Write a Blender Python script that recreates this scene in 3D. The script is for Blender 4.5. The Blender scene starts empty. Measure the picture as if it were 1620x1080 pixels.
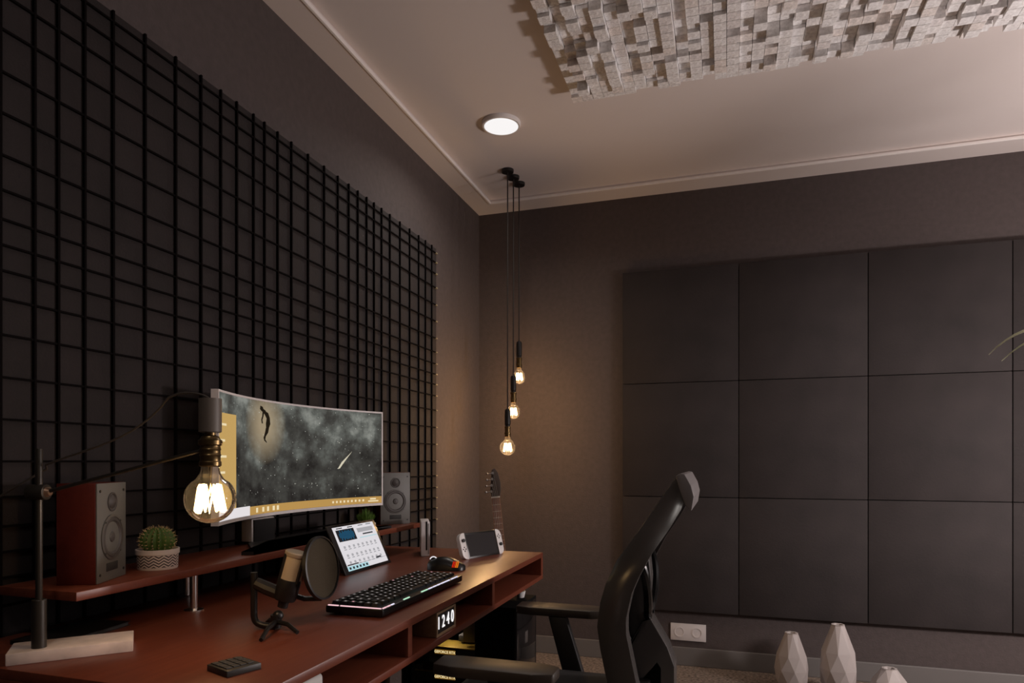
import bpy, bmesh, math, random
from mathutils import Vector, Matrix

# ------------------------------------------------------------------ camera, world, exposure
sc = bpy.context.scene
COL = sc.collection
cam_d = bpy.data.cameras.new('camera')
cam = bpy.data.objects.new('camera', cam_d)
COL.objects.link(cam)
cam.location = (1.384, -3.70, 1.0917)
cam.rotation_euler = (math.pi / 2, 0, math.radians(17.7))
cam_d.sensor_width = 36.0
cam_d.lens = 1060.0 / 1620.0 * 36.0
cam_d.shift_y = (729.0 - 540.0) / 1620.0
cam_d.clip_start = 0.02
sc.camera = cam

world = bpy.data.worlds.new('world')
sc.world = world
world.use_nodes = True
world.node_tree.nodes['Background'].inputs[0].default_value = (1.0, 0.90, 0.885, 1)
world.node_tree.nodes['Background'].inputs[1].default_value = 1.2

sc.view_settings.view_transform = 'Standard'
sc.view_settings.look = 'None'
sc.view_settings.gamma = 1.0
sc.view_settings.exposure = 0.0
sc.view_settings.use_curve_mapping = False
try:
    sc.cycles.use_denoising = True
    sc.cycles.max_bounces = 8
    sc.cycles.diffuse_bounces = 5
    sc.cycles.transparent_max_bounces = 12
    sc.cycles.sample_clamp_indirect = 4.0
    sc.cycles.caustics_reflective = False
    sc.cycles.caustics_refractive = False
except Exception:
    pass

ROOM_X, ROOM_Y, CEIL, TRAY = 3.6, -5.4, 2.536, 2.556
FILL_WIN = (-3.0, -0.5, 0.4, 2.0)            # unseen window added in the right wall for side light: y0, y1, z0, z1
# daylight portal in the added window opening (emits nothing itself, guides sky sampling)
pl = bpy.data.lights.new('fill_window_portal', 'AREA')
pl.shape = 'RECTANGLE'; pl.size = FILL_WIN[1] - FILL_WIN[0]; pl.size_y = FILL_WIN[3] - FILL_WIN[2]
pl.cycles.is_portal = True
po = bpy.data.objects.new('fill_window_portal', pl); COL.objects.link(po)
po.location = (ROOM_X + 0.02, (FILL_WIN[0] + FILL_WIN[1]) / 2, (FILL_WIN[2] + FILL_WIN[3]) / 2)
po.rotation_euler = (0, math.radians(90), 0)
DOWN_W = 3.2        # watts of each ceiling downlight
PEND_W = 6.0
FILL_W = 106.0  # watts of the added, unseen floor lamp
LAMP_W = 1.3

# ------------------------------------------------------------------ helpers
def lin(r, g, b):
    return tuple(((c / 255) / 12.92 if c / 255 <= 0.04045 else ((c / 255 + 0.055) / 1.055) ** 2.4) for c in (r, g, b))

MATS = {}
def mat(name, col, rough=0.6, metal=0.0, spec=0.5, emit=None, estr=0.0, bump=0.0, bscale=200.0, vary=0.0, vscale=8.0, coat=0.0):
    if name in MATS: return MATS[name]
    m = bpy.data.materials.new(name); m.use_nodes = True
    nt = m.node_tree; p = nt.nodes['Principled BSDF']
    p.inputs['Base Color'].default_value = (*col, 1)
    p.inputs['Roughness'].default_value = rough
    p.inputs['Metallic'].default_value = metal
    p.inputs['Specular IOR Level'].default_value = spec
    p.inputs['Coat Weight'].default_value = coat
    p.inputs['Coat Roughness'].default_value = 0.1
    if emit:
        p.inputs['Emission Color'].default_value = (*emit, 1)
        p.inputs['Emission Strength'].default_value = estr
    if bump or vary:
        tc = nt.nodes.new('ShaderNodeTexCoord')
        if vary:
            n = nt.nodes.new('ShaderNodeTexNoise'); n.inputs['Scale'].default_value = vscale; n.inputs['Detail'].default_value = 6
            nt.links.new(tc.outputs['Object'], n.inputs['Vector'])
            r = nt.nodes.new('ShaderNodeValToRGB')
            r.color_ramp.elements[0].position = 0.3; r.color_ramp.elements[1].position = 0.7
            r.color_ramp.elements[0].color = (*[c * (1 - vary) for c in col], 1)
            r.color_ramp.elements[1].color = (*[min(1, c * (1 + vary)) for c in col], 1)
            nt.links.new(n.outputs['Fac'], r.inputs['Fac']); nt.links.new(r.outputs['Color'], p.inputs['Base Color'])
        if bump:
            n = nt.nodes.new('ShaderNodeTexNoise'); n.inputs['Scale'].default_value = bscale; n.inputs['Detail'].default_value = 4
            nt.links.new(tc.outputs['Object'], n.inputs['Vector'])
            b = nt.nodes.new('ShaderNodeBump'); b.inputs['Strength'].default_value = bump; b.inputs['Distance'].default_value = 0.003
            nt.links.new(n.outputs['Fac'], b.inputs['Height']); nt.links.new(b.outputs['Normal'], p.inputs['Normal'])
    MATS[name] = m
    return m

def glow(name, col, s):
    if name in MATS: return MATS[name]
    m = bpy.data.materials.new(name); m.use_nodes = True
    nt = m.node_tree; nt.nodes.clear()
    e = nt.nodes.new('ShaderNodeEmission'); o = nt.nodes.new('ShaderNodeOutputMaterial')
    e.inputs[0].default_value = (*col, 1); e.inputs[1].default_value = s
    nt.links.new(e.outputs[0], o.inputs[0]); MATS[name] = m
    return m

def clear_glass(name, tint=(1, 1, 1), refl=0.25, rough=0.03, haze=0.0):
    if name in MATS: return MATS[name]
    m = bpy.data.materials.new(name); m.use_nodes = True
    nt = m.node_tree; nt.nodes.clear()
    o = nt.nodes.new('ShaderNodeOutputMaterial'); mx = nt.nodes.new('ShaderNodeMixShader')
    t = nt.nodes.new('ShaderNodeBsdfTransparent'); t.inputs[0].default_value = (*tint, 1)
    g = nt.nodes.new('ShaderNodeBsdfGlossy'); g.inputs['Roughness'].default_value = rough
    lw = nt.nodes.new('ShaderNodeLayerWeight'); lw.inputs[0].default_value = refl
    nt.links.new(lw.outputs['Fresnel'], mx.inputs[0]); nt.links.new(t.outputs[0], mx.inputs[1]); nt.links.new(g.outputs[0], mx.inputs[2])
    if haze:
        h = nt.nodes.new('ShaderNodeBsdfTranslucent'); h.inputs[0].default_value = (1, .96, .92, 1)
        m2 = nt.nodes.new('ShaderNodeMixShader'); m2.inputs[0].default_value = haze
        nt.links.new(mx.outputs[0], m2.inputs[1]); nt.links.new(h.outputs[0], m2.inputs[2]); mx = m2
    nt.links.new(mx.outputs[0], o.inputs[0]); MATS[name] = m
    return m

def root_loc(o):
    while o.parent: o = o.parent
    return o.location.copy()

class B:
    """collects shapes in one bmesh"""
    def __init__(self): self.bm = bmesh.new(); self.mi = 0
    def _add(self, ret, M=None, bev=0.0, seg=2):
        vs = ret
        if M is not None: bmesh.ops.transform(self.bm, matrix=M, verts=vs)
        fs = {f for v in vs for f in v.link_faces}
        for f in fs: f.material_index = self.mi
        if bev > 0:
            es = list({e for v in vs for e in v.link_edges})
            r = bmesh.ops.bevel(self.bm, geom=es, offset=bev, segments=seg, profile=0.5, affect='EDGES', clamp_overlap=True)
            for f in r['faces']: f.material_index = self.mi
        return self
    def box(self, a, b, bev=0.0, M=None, seg=2):
        a, b = Vector(a), Vector(b); c = (a + b) / 2; s = b - a
        v = bmesh.ops.create_cube(self.bm, size=1.0)['verts']
        T = Matrix.Translation(c) @ Matrix.Diagonal((abs(s.x), abs(s.y), abs(s.z), 1))
        return self._add(v, (M @ T) if M else T, bev, seg)
    def cyl(self, p0, p1, r0, r1=None, n=24, M=None, bev=0.0):
        p0, p1 = Vector(p0), Vector(p1); r1 = r0 if r1 is None else r1
        d = p1 - p0
        v = bmesh.ops.create_cone(self.bm, cap_ends=True, segments=n, radius1=r0, radius2=r1, depth=d.length)['verts']
        T = Matrix.Translation((p0 + p1) / 2) @ d.to_track_quat('Z', 'Y').to_matrix().to_4x4()
        return self._add(v, (M @ T) if M else T, bev)
    def ball(self, c, r, s=(1, 1, 1), n=24, M=None):
        v = bmesh.ops.create_uvsphere(self.bm, u_segments=n, v_segments=max(8, n // 2), radius=r)['verts']
        T = Matrix.Translation(c) @ Matrix.Diagonal((*s, 1))
        return self._add(v, (M @ T) if M else T)
    def lathe(self, prof, c=(0, 0, 0), n=32, M=None, cap=True):
        rings = []
        for (r, z) in prof:
            rings.append([self.bm.verts.new((c[0] + r * math.cos(2 * math.pi * k / n), c[1] + r * math.sin(2 * math.pi * k / n), c[2] + z)) for k in range(n)])
        vs = [v for rg in rings for v in rg]
        for a, b in zip(rings, rings[1:]):
            for k in range(n):
                f = self.bm.faces.new((a[k], a[(k + 1) % n], b[(k + 1) % n], b[k])); f.material_index = self.mi
        if cap:
            if prof[0][0] > 1e-5: self.bm.faces.new(rings[0][::-1]).material_index = self.mi
            if prof[-1][0] > 1e-5: self.bm.faces.new(rings[-1]).material_index = self.mi
        if M is not None: bmesh.ops.transform(self.bm, matrix=M, verts=vs)
        return self
    def prism(self, poly, f3, h0, h1, bev=0.0, M=None):
        """poly: 2d points; f3(a,b,h) -> 3d"""
        lo = [self.bm.verts.new(f3(a, b, h0)) for a, b in poly]; hi = [self.bm.verts.new(f3(a, b, h1)) for a, b in poly]
        n = len(poly)
        fs = [self.bm.faces.new(lo[::-1]), self.bm.faces.new(hi)]
        for k in range(n): fs.append(self.bm.faces.new((lo[k], lo[(k + 1) % n], hi[(k + 1) % n], hi[k])))
        for f in fs: f.material_index = self.mi
        bmesh.ops.recalc_face_normals(self.bm, faces=fs)
        return self._add(lo + hi, M, bev)
    def tube(self, pts, r, n=10, M=None):
        pts = [Vector(p) for p in pts]; rs = r if isinstance(r, (list, tuple)) else [r] * len(pts)
        up = None; rings = []
        for i, p in enumerate(pts):
            t = (pts[min(i + 1, len(pts) - 1)] - pts[max(i - 1, 0)]).normalized()
            if up is None:
                up = Vector((0, 0, 1)) if abs(t.z) < 0.9 else Vector((1, 0, 0))
            a = t.cross(up).normalized(); up = a.cross(t).normalized()
            rings.append([self.bm.verts.new(p + rs[i] * (math.cos(2 * math.pi * k / n) * a + math.sin(2 * math.pi * k / n) * up)) for k in range(n)])
        fs = []
        for a, b in zip(rings, rings[1:]):
            for k in range(n): fs.append(self.bm.faces.new((a[k], a[(k + 1) % n], b[(k + 1) % n], b[k])))
        fs.append(self.bm.faces.new(rings[0][::-1])); fs.append(self.bm.faces.new(rings[-1]))
        for f in fs: f.material_index = self.mi
        bmesh.ops.recalc_face_normals(self.bm, faces=fs)
        if M is not None: bmesh.ops.transform(self.bm, matrix=M, verts=[v for rg in rings for v in rg])
        return self
    def quad(self, *ps):
        f = self.bm.faces.new([self.bm.verts.new(p) for p in ps]); f.material_index = self.mi
        return self
    def mesh(self, name, mats, angle=35):
        me = bpy.data.meshes.new(name)
        self.bm.normal_update(); self.bm.to_mesh(me); self.bm.free()
        for m in (mats if isinstance(mats, (list, tuple)) else [mats]): me.materials.append(m)
        if angle:
            me.polygons.foreach_set('use_smooth', [True] * len(me.polygons))
            me.set_sharp_from_angle(angle=math.radians(angle))
        return me
    def build(self, name, mats, parent=None, angle=35, local=False, kind=None):
        me = self.mesh(name, mats, angle)
        o = bpy.data.objects.new(name, me); COL.objects.link(o)
        if parent is not None:
            if not local: me.transform(Matrix.Translation(-root_loc(parent)))
            o.parent = parent
        if kind: o['kind'] = kind
        return o

def struct(name, b, m, parent=None):
    o = b.build(name, m, parent, angle=0)
    if parent is None: o['kind'] = 'structure'
    return o
def thing(name, loc, label, cat, group=None, rz=0.0):
    o = bpy.data.objects.new(name, None); COL.objects.link(o); o.empty_display_size = 0.05
    o.location = loc; o.rotation_euler = (0, 0, rz)
    o['label'] = label; o['category'] = cat
    if group: o['group'] = group
    return o
def tag(o, label, cat, group=None):
    o['label'] = label; o['category'] = cat
    if group: o['group'] = group
    return o
def inst(me, name, parent, loc=(0, 0, 0), rot=(0, 0, 0), scale=(1, 1, 1)):
    o = bpy.data.objects.new(name, me); COL.objects.link(o); o.parent = parent
    o.location = Vector(loc); o.rotation_euler = rot; o.scale = scale
    return o
def text_mesh(body, size, depth=0.0008, bold=0.0):
    cu = bpy.data.curves.new('lettering', 'FONT'); cu.body = body; cu.size = size; cu.extrude = depth; cu.offset = bold
    cu.align_x = 'CENTER'; cu.align_y = 'CENTER'
    o = bpy.data.objects.new('lettering', cu); COL.objects.link(o)
    dg = bpy.context.evaluated_depsgraph_get()
    me = bpy.data.meshes.new_from_object(o.evaluated_get(dg))
    bpy.data.objects.remove(o); bpy.data.curves.remove(cu)
    return me
def bez(p0, p1, p2, p3, n=14):
    p0, p1, p2, p3 = map(Vector, (p0, p1, p2, p3)); out = []
    for k in range(n + 1):
        t = k / n; out.append((1 - t) ** 3 * p0 + 3 * (1 - t) ** 2 * t * p1 + 3 * (1 - t) * t * t * p2 + t ** 3 * p3)
    return out
def point_light(name, loc, watts, col, radius, parent):
    l = bpy.data.lights.new(name, 'POINT'); l.energy = watts; l.color = col; l.shadow_soft_size = radius
    o = bpy.data.objects.new(name, l); COL.objects.link(o)
    o.parent = parent; o.location = Vector(loc) - root_loc(parent)
    return o

rnd = random.Random(7)

# ------------------------------------------------------------------ materials of the room
M_wall = mat('wall_plaster', (0.076, 0.059, 0.0565), 0.85, bump=0.5, bscale=120, vary=0.10, vscale=40)
M_ceil = mat('ceiling_paint', (0.74, 0.67, 0.64), 0.8, bump=0.05, bscale=60)
M_trim = mat('ceiling_trim_paint', (0.74, 0.67, 0.64), 0.6)
M_base = mat('baseboard_paint', (0.16, 0.148, 0.142), 0.55)
M_carpet = mat('carpet', (0.20, 0.155, 0.125), 0.95, bump=1.0, bscale=260, vary=0.65, vscale=70)

# ------------------------------------------------------------------ room shell
T = 0.12
struct('floor', B().box((-T, ROOM_Y - T, -0.1), (ROOM_X + T, T, 0)), M_carpet)
struct('wall_left', B().box((-T, ROOM_Y - T, 0), (0, T, 2.7)), M_wall)
struct('wall_back', B().box((0, 0, 0), (ROOM_X, T, 2.7)), M_wall)
struct('wall_front', B().box((0, ROOM_Y - T, 0), (ROOM_X, ROOM_Y, 2.7)), M_wall)
y0, y1, z0, z1 = FILL_WIN
struct('wall_right', B().box((ROOM_X, ROOM_Y - T, 0), (ROOM_X + T, y0, 2.7)).box((ROOM_X, y1, 0), (ROOM_X + T, T, 2.7))
       .box((ROOM_X, y0, 0), (ROOM_X + T, y1, z0)).box((ROOM_X, y0, z1), (ROOM_X + T, y1, 2.7)), M_wall)
w = struct('fill_window_1', B().box((ROOM_X + .03, y0, z0), (ROOM_X + .08, y0 + .05, z1)).box((ROOM_X + .03, y1 - .05, z0), (ROOM_X + .08, y1, z1))
           .box((ROOM_X + .03, y0 + .05, z0), (ROOM_X + .08, y1 - .05, z0 + .05)).box((ROOM_X + .03, y0 + .05, z1 - .05), (ROOM_X + .08, y1 - .05, z1))
           .box((ROOM_X + .03, (y0 + y1) / 2 - .025, z0 + .05), (ROOM_X + .08, (y0 + y1) / 2 + .025, z1 - .05)), mat('fill_window_frame', (.5, .49, .48), .4))  # unseen window, added to bring light in from the right
for a, b in ((y0 + .05, (y0 + y1) / 2 - .025), ((y0 + y1) / 2 + .025, y1 - .05)):
    B().box((ROOM_X + .05, a, z0 + .05), (ROOM_X + .056, b, z1 - .05)).build('pane', clear_glass('fill_window_glass', refl=.1), w, angle=0)
struct('ceiling', B().box((-T, ROOM_Y - T, TRAY), (ROOM_X + T, T, TRAY + .1)), M_ceil)
R1, R2 = 0.122, 0.152
tb = B()
for a, b in (((0, ROOM_Y), (R1, 0)), ((ROOM_X - R1, ROOM_Y), (ROOM_X, 0)), ((R1, -R2), (ROOM_X - R1, 0)), ((R1, ROOM_Y), (ROOM_X - R1, ROOM_Y + R2))):
    tb.box((*a, CEIL), (*b, TRAY + .001))
struct('trim_1', tb, M_trim)
tb = B()
for a, b in (((R1 - .006, ROOM_Y + R2), (R1 + .006, -R2)), ((R1 - .006, -R2 - .006), (ROOM_X - R1, -R2 + .006))):
    tb.box((*a, CEIL - .004), (*b, CEIL + .010), .0025)
struct('trim_2', tb, mat('lit_riser_tone', (.92, .87, .84), .4))  # whiter bead paints the extra light caught by the tray riser
struct('baseboard_back', B().box((0, -.014, 0), (ROOM_X, 0, .097), .003), M_base)
struct('baseboard_left', B().box((0, ROOM_Y, 0), (.014, -.014, .097), .003), M_base)
struct('baseboard_right', B().box((ROOM_X - .014, ROOM_Y, 0), (ROOM_X, -.014, .097), .003), M_base)
struct('baseboard_front', B().box((.014, ROOM_Y, 0), (ROOM_X - .014, ROOM_Y + .014, .097), .003), M_base)

# ------------------------------------------------------------------ left wall acoustic grid
M_cell = mat('acoustic_felt', (0.0165, 0.0112, 0.011), 0.9, bump=0.3, bscale=160, vary=0.2, vscale=9)
M_slat = mat('black_slat', (0.005, 0.004, 0.004), 0.9, spec=0.05)
GXF = 0.038                                   # face of the felt board
VP = [0.071, 0.092, 0.093, 0.090, 0.073, 0.066, 0.064, 0.051, 0.063]      # cell widths, walking from the corner end towards the viewer
HP = [0.048, 0.055, 0.068, 0.083, 0.079, 0.084, 0.067, 0.057, 0.050]
ys_ = [-0.758, -0.829, -0.902, -0.994, -1.087, -1.178, -1.249, -1.311, -1.369, -1.435, -1.5, -1.574, -1.661, -1.756, -1.847, -1.917, -1.98, -2.03,
       -2.102, -2.166, -2.24, -2.327, -2.422, -2.511, -2.583, -2.644, -2.695]
for d in (.068, .065, .074, .087, .095, .089, .072, .061, .051): ys_.append(round(ys_[-1] - d, 3))
zs_ = [2.102, 2.056, 2.001, 1.933, 1.85, 1.77, 1.688, 1.62, 1.563, 1.513, 1.463, 1.408, 1.338, 1.255, 1.173, 1.091, 1.021, .964, .914, .864, .809, .739,
       .656, .575, .491, .424, .367]
GY1, GY0, GZ1, GZ0 = -0.697, ys_[-1] - 0.04, 2.127, 0.33
g = thing('acoustic_panel', (0, (GY0 + GY1) / 2, GZ0), 'large dark felt wall panel covered by a black slat grid, behind the desk', 'wall panel')
B().box((0.0005, GY0, GZ0), (GXF, GY1, GZ1), .002).build('backing', M_cell, g)
sv = B().box((-.0035, -.0024, GZ0), (.0035, .0024, GZ1)).mesh('slat_upright', M_slat, 0)
for y in ys_: inst(sv, 'slat', g, (GXF + .0035, y - g.location.y, -g.location.z))
sh = B().box((-.003, GY0, -.0022), (.003, GY1 + .001, .0022)).mesh('slat_level', M_slat, 0)
for z in zs_: inst(sh, 'slat', g, (GXF + .003, -g.location.y, z - g.location.z))
cap = B().box((-.0035, -.0105, -.0025), (.0045, .0065, .0025)).mesh('slat_end', mat('lit_tip', (.30, .26, .16), .45), 0)  # lighter, warmer tips paint the lamp light caught by the slat ends
for z in zs_: inst(cap, 'lit_end', g, (GXF + .003, GY1 - .007 - g.location.y, z - g.location.z))

# ------------------------------------------------------------------ back wall panels
M_panel = mat('panel_felt', (0.0225, 0.0168, 0.0165), 0.85, bump=0.25, bscale=120, vary=0.22, vscale=6)
pw = thing('panel_cladding', (2.6, -.02, .29), 'dark charcoal square panels in three rows covering the back wall', 'wall panel')
PW, PH, GAP = 0.6015, 0.6085, 0.0035
pm = B().box((GAP / 2, -.03, GAP / 2), (PW - GAP / 2, 0, PH - GAP / 2), .0025).mesh('panel', M_panel)
B().box((.87, -.009, .31), (.846 + 4 * PW - .02, -.0005, 2.09)).build('backing', mat('panel_backing', (.008, .007, .007), .9), pw)
for r in range(3):
    for c_ in range(4):
        inst(pm, 'panel', pw, (.846 + c_ * PW - 2.6, -.008 + .02, .292 + r * PH - .29))

# ------------------------------------------------------------------ ceiling diffuser of foam blocks
M_foam = [mat('foam_grey_%d' % i, col, 0.95, bump=0.9, bscale=110, vary=0.22, vscale=90) for i, col in
          enumerate([(.84, .81, .80), (.77, .735, .725), (.89, .86, .85), (.80, .745, .71)])]
FX0, FY1, S = 0.81, -1.105, 0.0412
NX, NY = 53, 30
fz = TRAY
fd = thing('ceiling_diffuser', (FX0 + NX * S / 2, FY1 - NY * S / 2, fz), 'grey foam skyline diffuser of uneven hanging blocks on the ceiling', 'diffuser')
B().box((FX0, FY1 - NY * S, fz - .012), (FX0 + NX * S, FY1, fz - .0005)).build('backing', M_foam[1], fd)
LV = [.016, .028, .040, .052, .064]
bms = {}
for li, h in enumerate(LV):
    for mi in range(4):
        bms[li, mi] = B().box((-S / 2 + .0008, -S / 2 + .0008, -h), (S / 2 - .0008, S / 2 - .0008, 0)).mesh('block', M_foam[mi], 0)
cells = []
for i in range(NX):
    base = rnd.choice([0, 1, 1, 2, 3, 3, 4])
    for j in range(NY):
        li = base if rnd.random() < .5 else rnd.randrange(5)
        if i == 0 or j == 0: li = min(li, 2)
        cells.append((FX0 + (i + .5) * S, FY1 - (j + .5) * S, li, rnd.choice([0, 0, 1, 2, 2, 3])))
cp = Vector(cam.location); yw = math.radians(17.7)
def shown(c):
    p = Vector((c[0], c[1], fz - LV[c[2]])) - cp
    d = -p.x * math.sin(yw) + p.y * math.cos(yw)
    if d < .2: return 0
    u = 810 + 1060 * (p.x * math.cos(yw) + p.y * math.sin(yw)) / d; v = 729 - 1060 * p.z / d
    return 1 / d if (-10 < u < 1630 and v > -12) else 0
order = sorted(range(len(cells)), key=lambda k: -shown(cells[k]))
single = set(order[:300])
rest = B()
for k, (x, y, li, mi) in enumerate(cells):
    if k in single:
        inst(bms[li, mi], 'block', fd, (x - fd.location.x, y - fd.location.y, -.012))
    else:
        rest.mi = mi
        rest.box((x - S / 2 + .0008, y - S / 2 + .0008, fz - .012 - LV[li]), (x + S / 2 - .0008, y + S / 2 - .0008, fz - .012))
rest.build('block_field', M_foam, fd, angle=0, kind='stuff')

# ------------------------------------------------------------------ ceiling downlights
M_rim = mat('downlight_rim', (.8, .76, .74), .4)
M_diff = glow('downlight_diffuser', (1.0, .965, .955), 0.95)
def downlight(x, y, label):
    t = thing('ceiling_downlight', (x, y, TRAY), label, 'ceiling light', 'round ceiling downlights')
    B().lathe([(.074, -.017), (.081, -.0165), (.084, -.010), (.084, 0)], (x, y, TRAY), 48, cap=False).build('rim', M_rim, t)
    B().lathe([(.0001, -.0165), (.074, -.0165), (.074, -.002)], (x, y, TRAY), 48, cap=False).build('diffuser', M_diff, t)
    l = bpy.data.lights.new('downlight_lamp', 'AREA'); l.shape = 'DISK'; l.size = .14; l.energy = DOWN_W; l.color = (1, .93, .86)
    l.spread = math.radians(150)
    o = bpy.data.objects.new('downlight_lamp', l); COL.objects.link(o); o.parent = t; o.location = (0, 0, -.019)
downlight(.457, -.949, 'round white ceiling downlight above the hanging bulbs')
downlight(3.25, -.968, 'added, unseen round ceiling downlight on the far right beyond the foam blocks')  # added out of view for more light
downlight(.95, -3.75, 'added, unseen round ceiling downlight above the viewer, beyond the near end of the desk')  # added out of view, placed to give the chair back its highlight
downlight(3.25, -3.2, 'added, unseen round ceiling downlight towards the added window')  # added out of view for more light on this side

# ------------------------------------------------------------------ pendants
M_blackmetal = mat('black_metal', (.012, .010, .009), .4, spec=.4)
M_cord = mat('dark_cord', (.018, .012, .009), .7)
M_bronze = mat('aged_brass', (.16, .105, .045), .32, metal=.9)
M_bulb = clear_glass('bulb_glass', (1, .97, .93), .16, .06, .009)
M_fil = glow('filament', (1.0, .66, .27), 14)
def bulb_shape(R):
    """profile of a globe bulb hanging down from z=0 (the cap) to -h"""
    n0 = R * .36
    pr = [(n0, 0), (n0, -R * .16), (n0 * 1.12, -R * .34), (n0 * 1.5, -R * .56)]
    cz = -R * 1.36
    for k in range(1, 15):
        a = math.radians(52 - k * (142 / 14)); pr.append((max(.0002, R * math.cos(a)), cz + R * math.sin(a)))
    return pr, cz
def bulb(parent, x, y, ztop, R, watts, col, nfil=6, fr=.0042):
    pr, cz = bulb_shape(R)
    bo = B().lathe(pr, (x, y, ztop), 32, cap=False).build('bulb', M_bulb, parent, 60)
    f = B()
    pts = []
    for k in range(nfil * 2 + 1):
        a = 2 * math.pi * k / (nfil * 2); up = k % 2
        rr = R * (.34 if up else .5); zz = cz + R * (.48 if up else -.46)
        pts.append((x + rr * math.cos(a), y + rr * math.sin(a), ztop + zz))
    f.tube(pts, fr, 6)
    f.build('filament', M_fil, bo)
    B().cyl((x, y, ztop), (x, y, ztop + cz + R * .35), R * .09, R * .05, 10).build('stem', clear_glass('stem_glass', (1, .9, .7), .5), bo)
    point_light('bulb_light', (x, y, ztop + cz), watts, col, R * .42, parent)
WARM = (1.0, .60, .28)
def pendant(x, y, zc, R, label):
    t = thing('pendant_lamp', (x, y, TRAY), label, 'pendant lamp', 'bare bulb pendants hanging in the corner')
    B().lathe([(.0295, -.014), (.031, -.008), (.031, 0)], (x, y, TRAY), 28).build('ceiling_rose', M_blackmetal, t)
    zt = zc + R * 1.36
    B().tube([(x, y, TRAY - .013), (x, y, 1.9), (x, y, zt + .125)], .0034, 8).build('cord', M_cord, t)
    B().lathe([(.005, .14), (.013, .134), (.015, .125), (.015, .062), (.012, .058), (.0125, .05)], (x, y, zt), 20).build('grip', M_blackmetal, t)
    B().lathe([(.012, .052), (.0165, .05), (.0165, .044), (.014, .042), (.014, .022), (.0165, .02), (.0165, .012), (.0145, .01), (.0145, -.002)], (x, y, zt), 24).build('socket', M_bronze, t)
    bulb(t, x, y, zt, R, PEND_W, WARM)
pendant(.338, -.495, 1.16, .040, 'lowest of the three bare bulbs hanging on cords in the corner')
pendant(.342, -.411, 1.345, .036, 'middle one of the three bare bulbs hanging in the corner')
pendant(.346, -.325, 1.535, .036, 'highest of the three bare bulbs hanging in the corner')

# ------------------------------------------------------------------ desk
def wood(name, c1, c2, rough=.32):
    m = bpy.data.materials.new(name); m.use_nodes = True
    nt = m.node_tree; p = nt.nodes['Principled BSDF']
    tc = nt.nodes.new('ShaderNodeTexCoord'); mp = nt.nodes.new('ShaderNodeMapping'); mp.inputs['Scale'].default_value = (30, 1.6, 30)
    n = nt.nodes.new('ShaderNodeTexNoise'); n.inputs['Scale'].default_value = 3; n.inputs['Detail'].default_value = 8; n.inputs['Distortion'].default_value = .6
    r = nt.nodes.new('ShaderNodeValToRGB'); r.color_ramp.elements[0].position = .35; r.color_ramp.elements[1].position = .7
    r.color_ramp.elements[0].color = (*c1, 1); r.color_ramp.elements[1].color = (*c2, 1)
    nt.links.new(tc.outputs['Object'], mp.inputs['Vector']); nt.links.new(mp.outputs[0], n.inputs['Vector'])
    nt.links.new(n.outputs['Fac'], r.inputs['Fac']); nt.links.new(r.outputs['Color'], p.inputs['Base Color'])
    p.inputs['Roughness'].default_value = rough; p.inputs['Specular IOR Level'].default_value = .5
    return m
M_desk = wood('mahogany', (.150, .036, .018), (.185, .048, .024), .37)
DX0, DX1, DY0, DY1, DZ = .0475, .732, -2.905, -1.276, .75
dk = thing('desk', (.39, -2.09, 0), 'long reddish-brown wooden desk with open cubbies along its front edge', 'desk')
B().box((DX0, DY0, .7325), (DX1, DY1, DZ), .0015).build('tabletop', M_desk, dk)
B().box((DX0, DY0, .652), (DX1, DY1, .6675), .0015).build('bottom_board', M_desk, dk)
B().box((DX0, DY0 + .022, .6675), (DX0 + .015, DY1 - .022, .7325)).build('back_panel', M_desk, dk)
for a, b in ((DY0, DY0 + .022), (DY1 - .024, DY1)):
    B().box((DX0, a, .6675), (DX1 - .0005, b, .7325)).build('end_panel', M_desk, dk)
for y in (-1.834, -2.381):
    B().box((DX0 + .015, y - .010, .6675), (DX1 - .001, y + .010, .7325)).build('divider', M_desk, dk)
for x, y in ((.09, -2.86), (.09, -1.33), (.66, -2.87)):
    B().box((x - .022, y - .022, 0), (x + .022, y + .022, .652), .002).build('leg', M_blackmetal, dk)

# shelf riser
M_chrome = mat('chrome', (.86, .83, .81), .24, metal=1.0)
SZ = .851
sr = thing('monitor_shelf', (.15, -2.05, DZ), 'slim reddish-brown shelf on chrome legs standing along the back of the desk', 'shelf')
B().box((.05, -2.773, .834), (.25, -1.318, SZ), .0012).build('board', M_desk, sr)
for x, y in ((.222, -2.458), (.085, -2.335), (.222, -1.63), (.085, -1.52)):
    l = B().cyl((x, y, DZ + .003), (x, y, .834), .0085, n=24).build('leg', M_chrome, sr)
    B().lathe([(.021, 0), (.021, .002), (.012, .0045), (.0085, .005)], (x, y, DZ), 28).build('flange', M_chrome, l)

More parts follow.
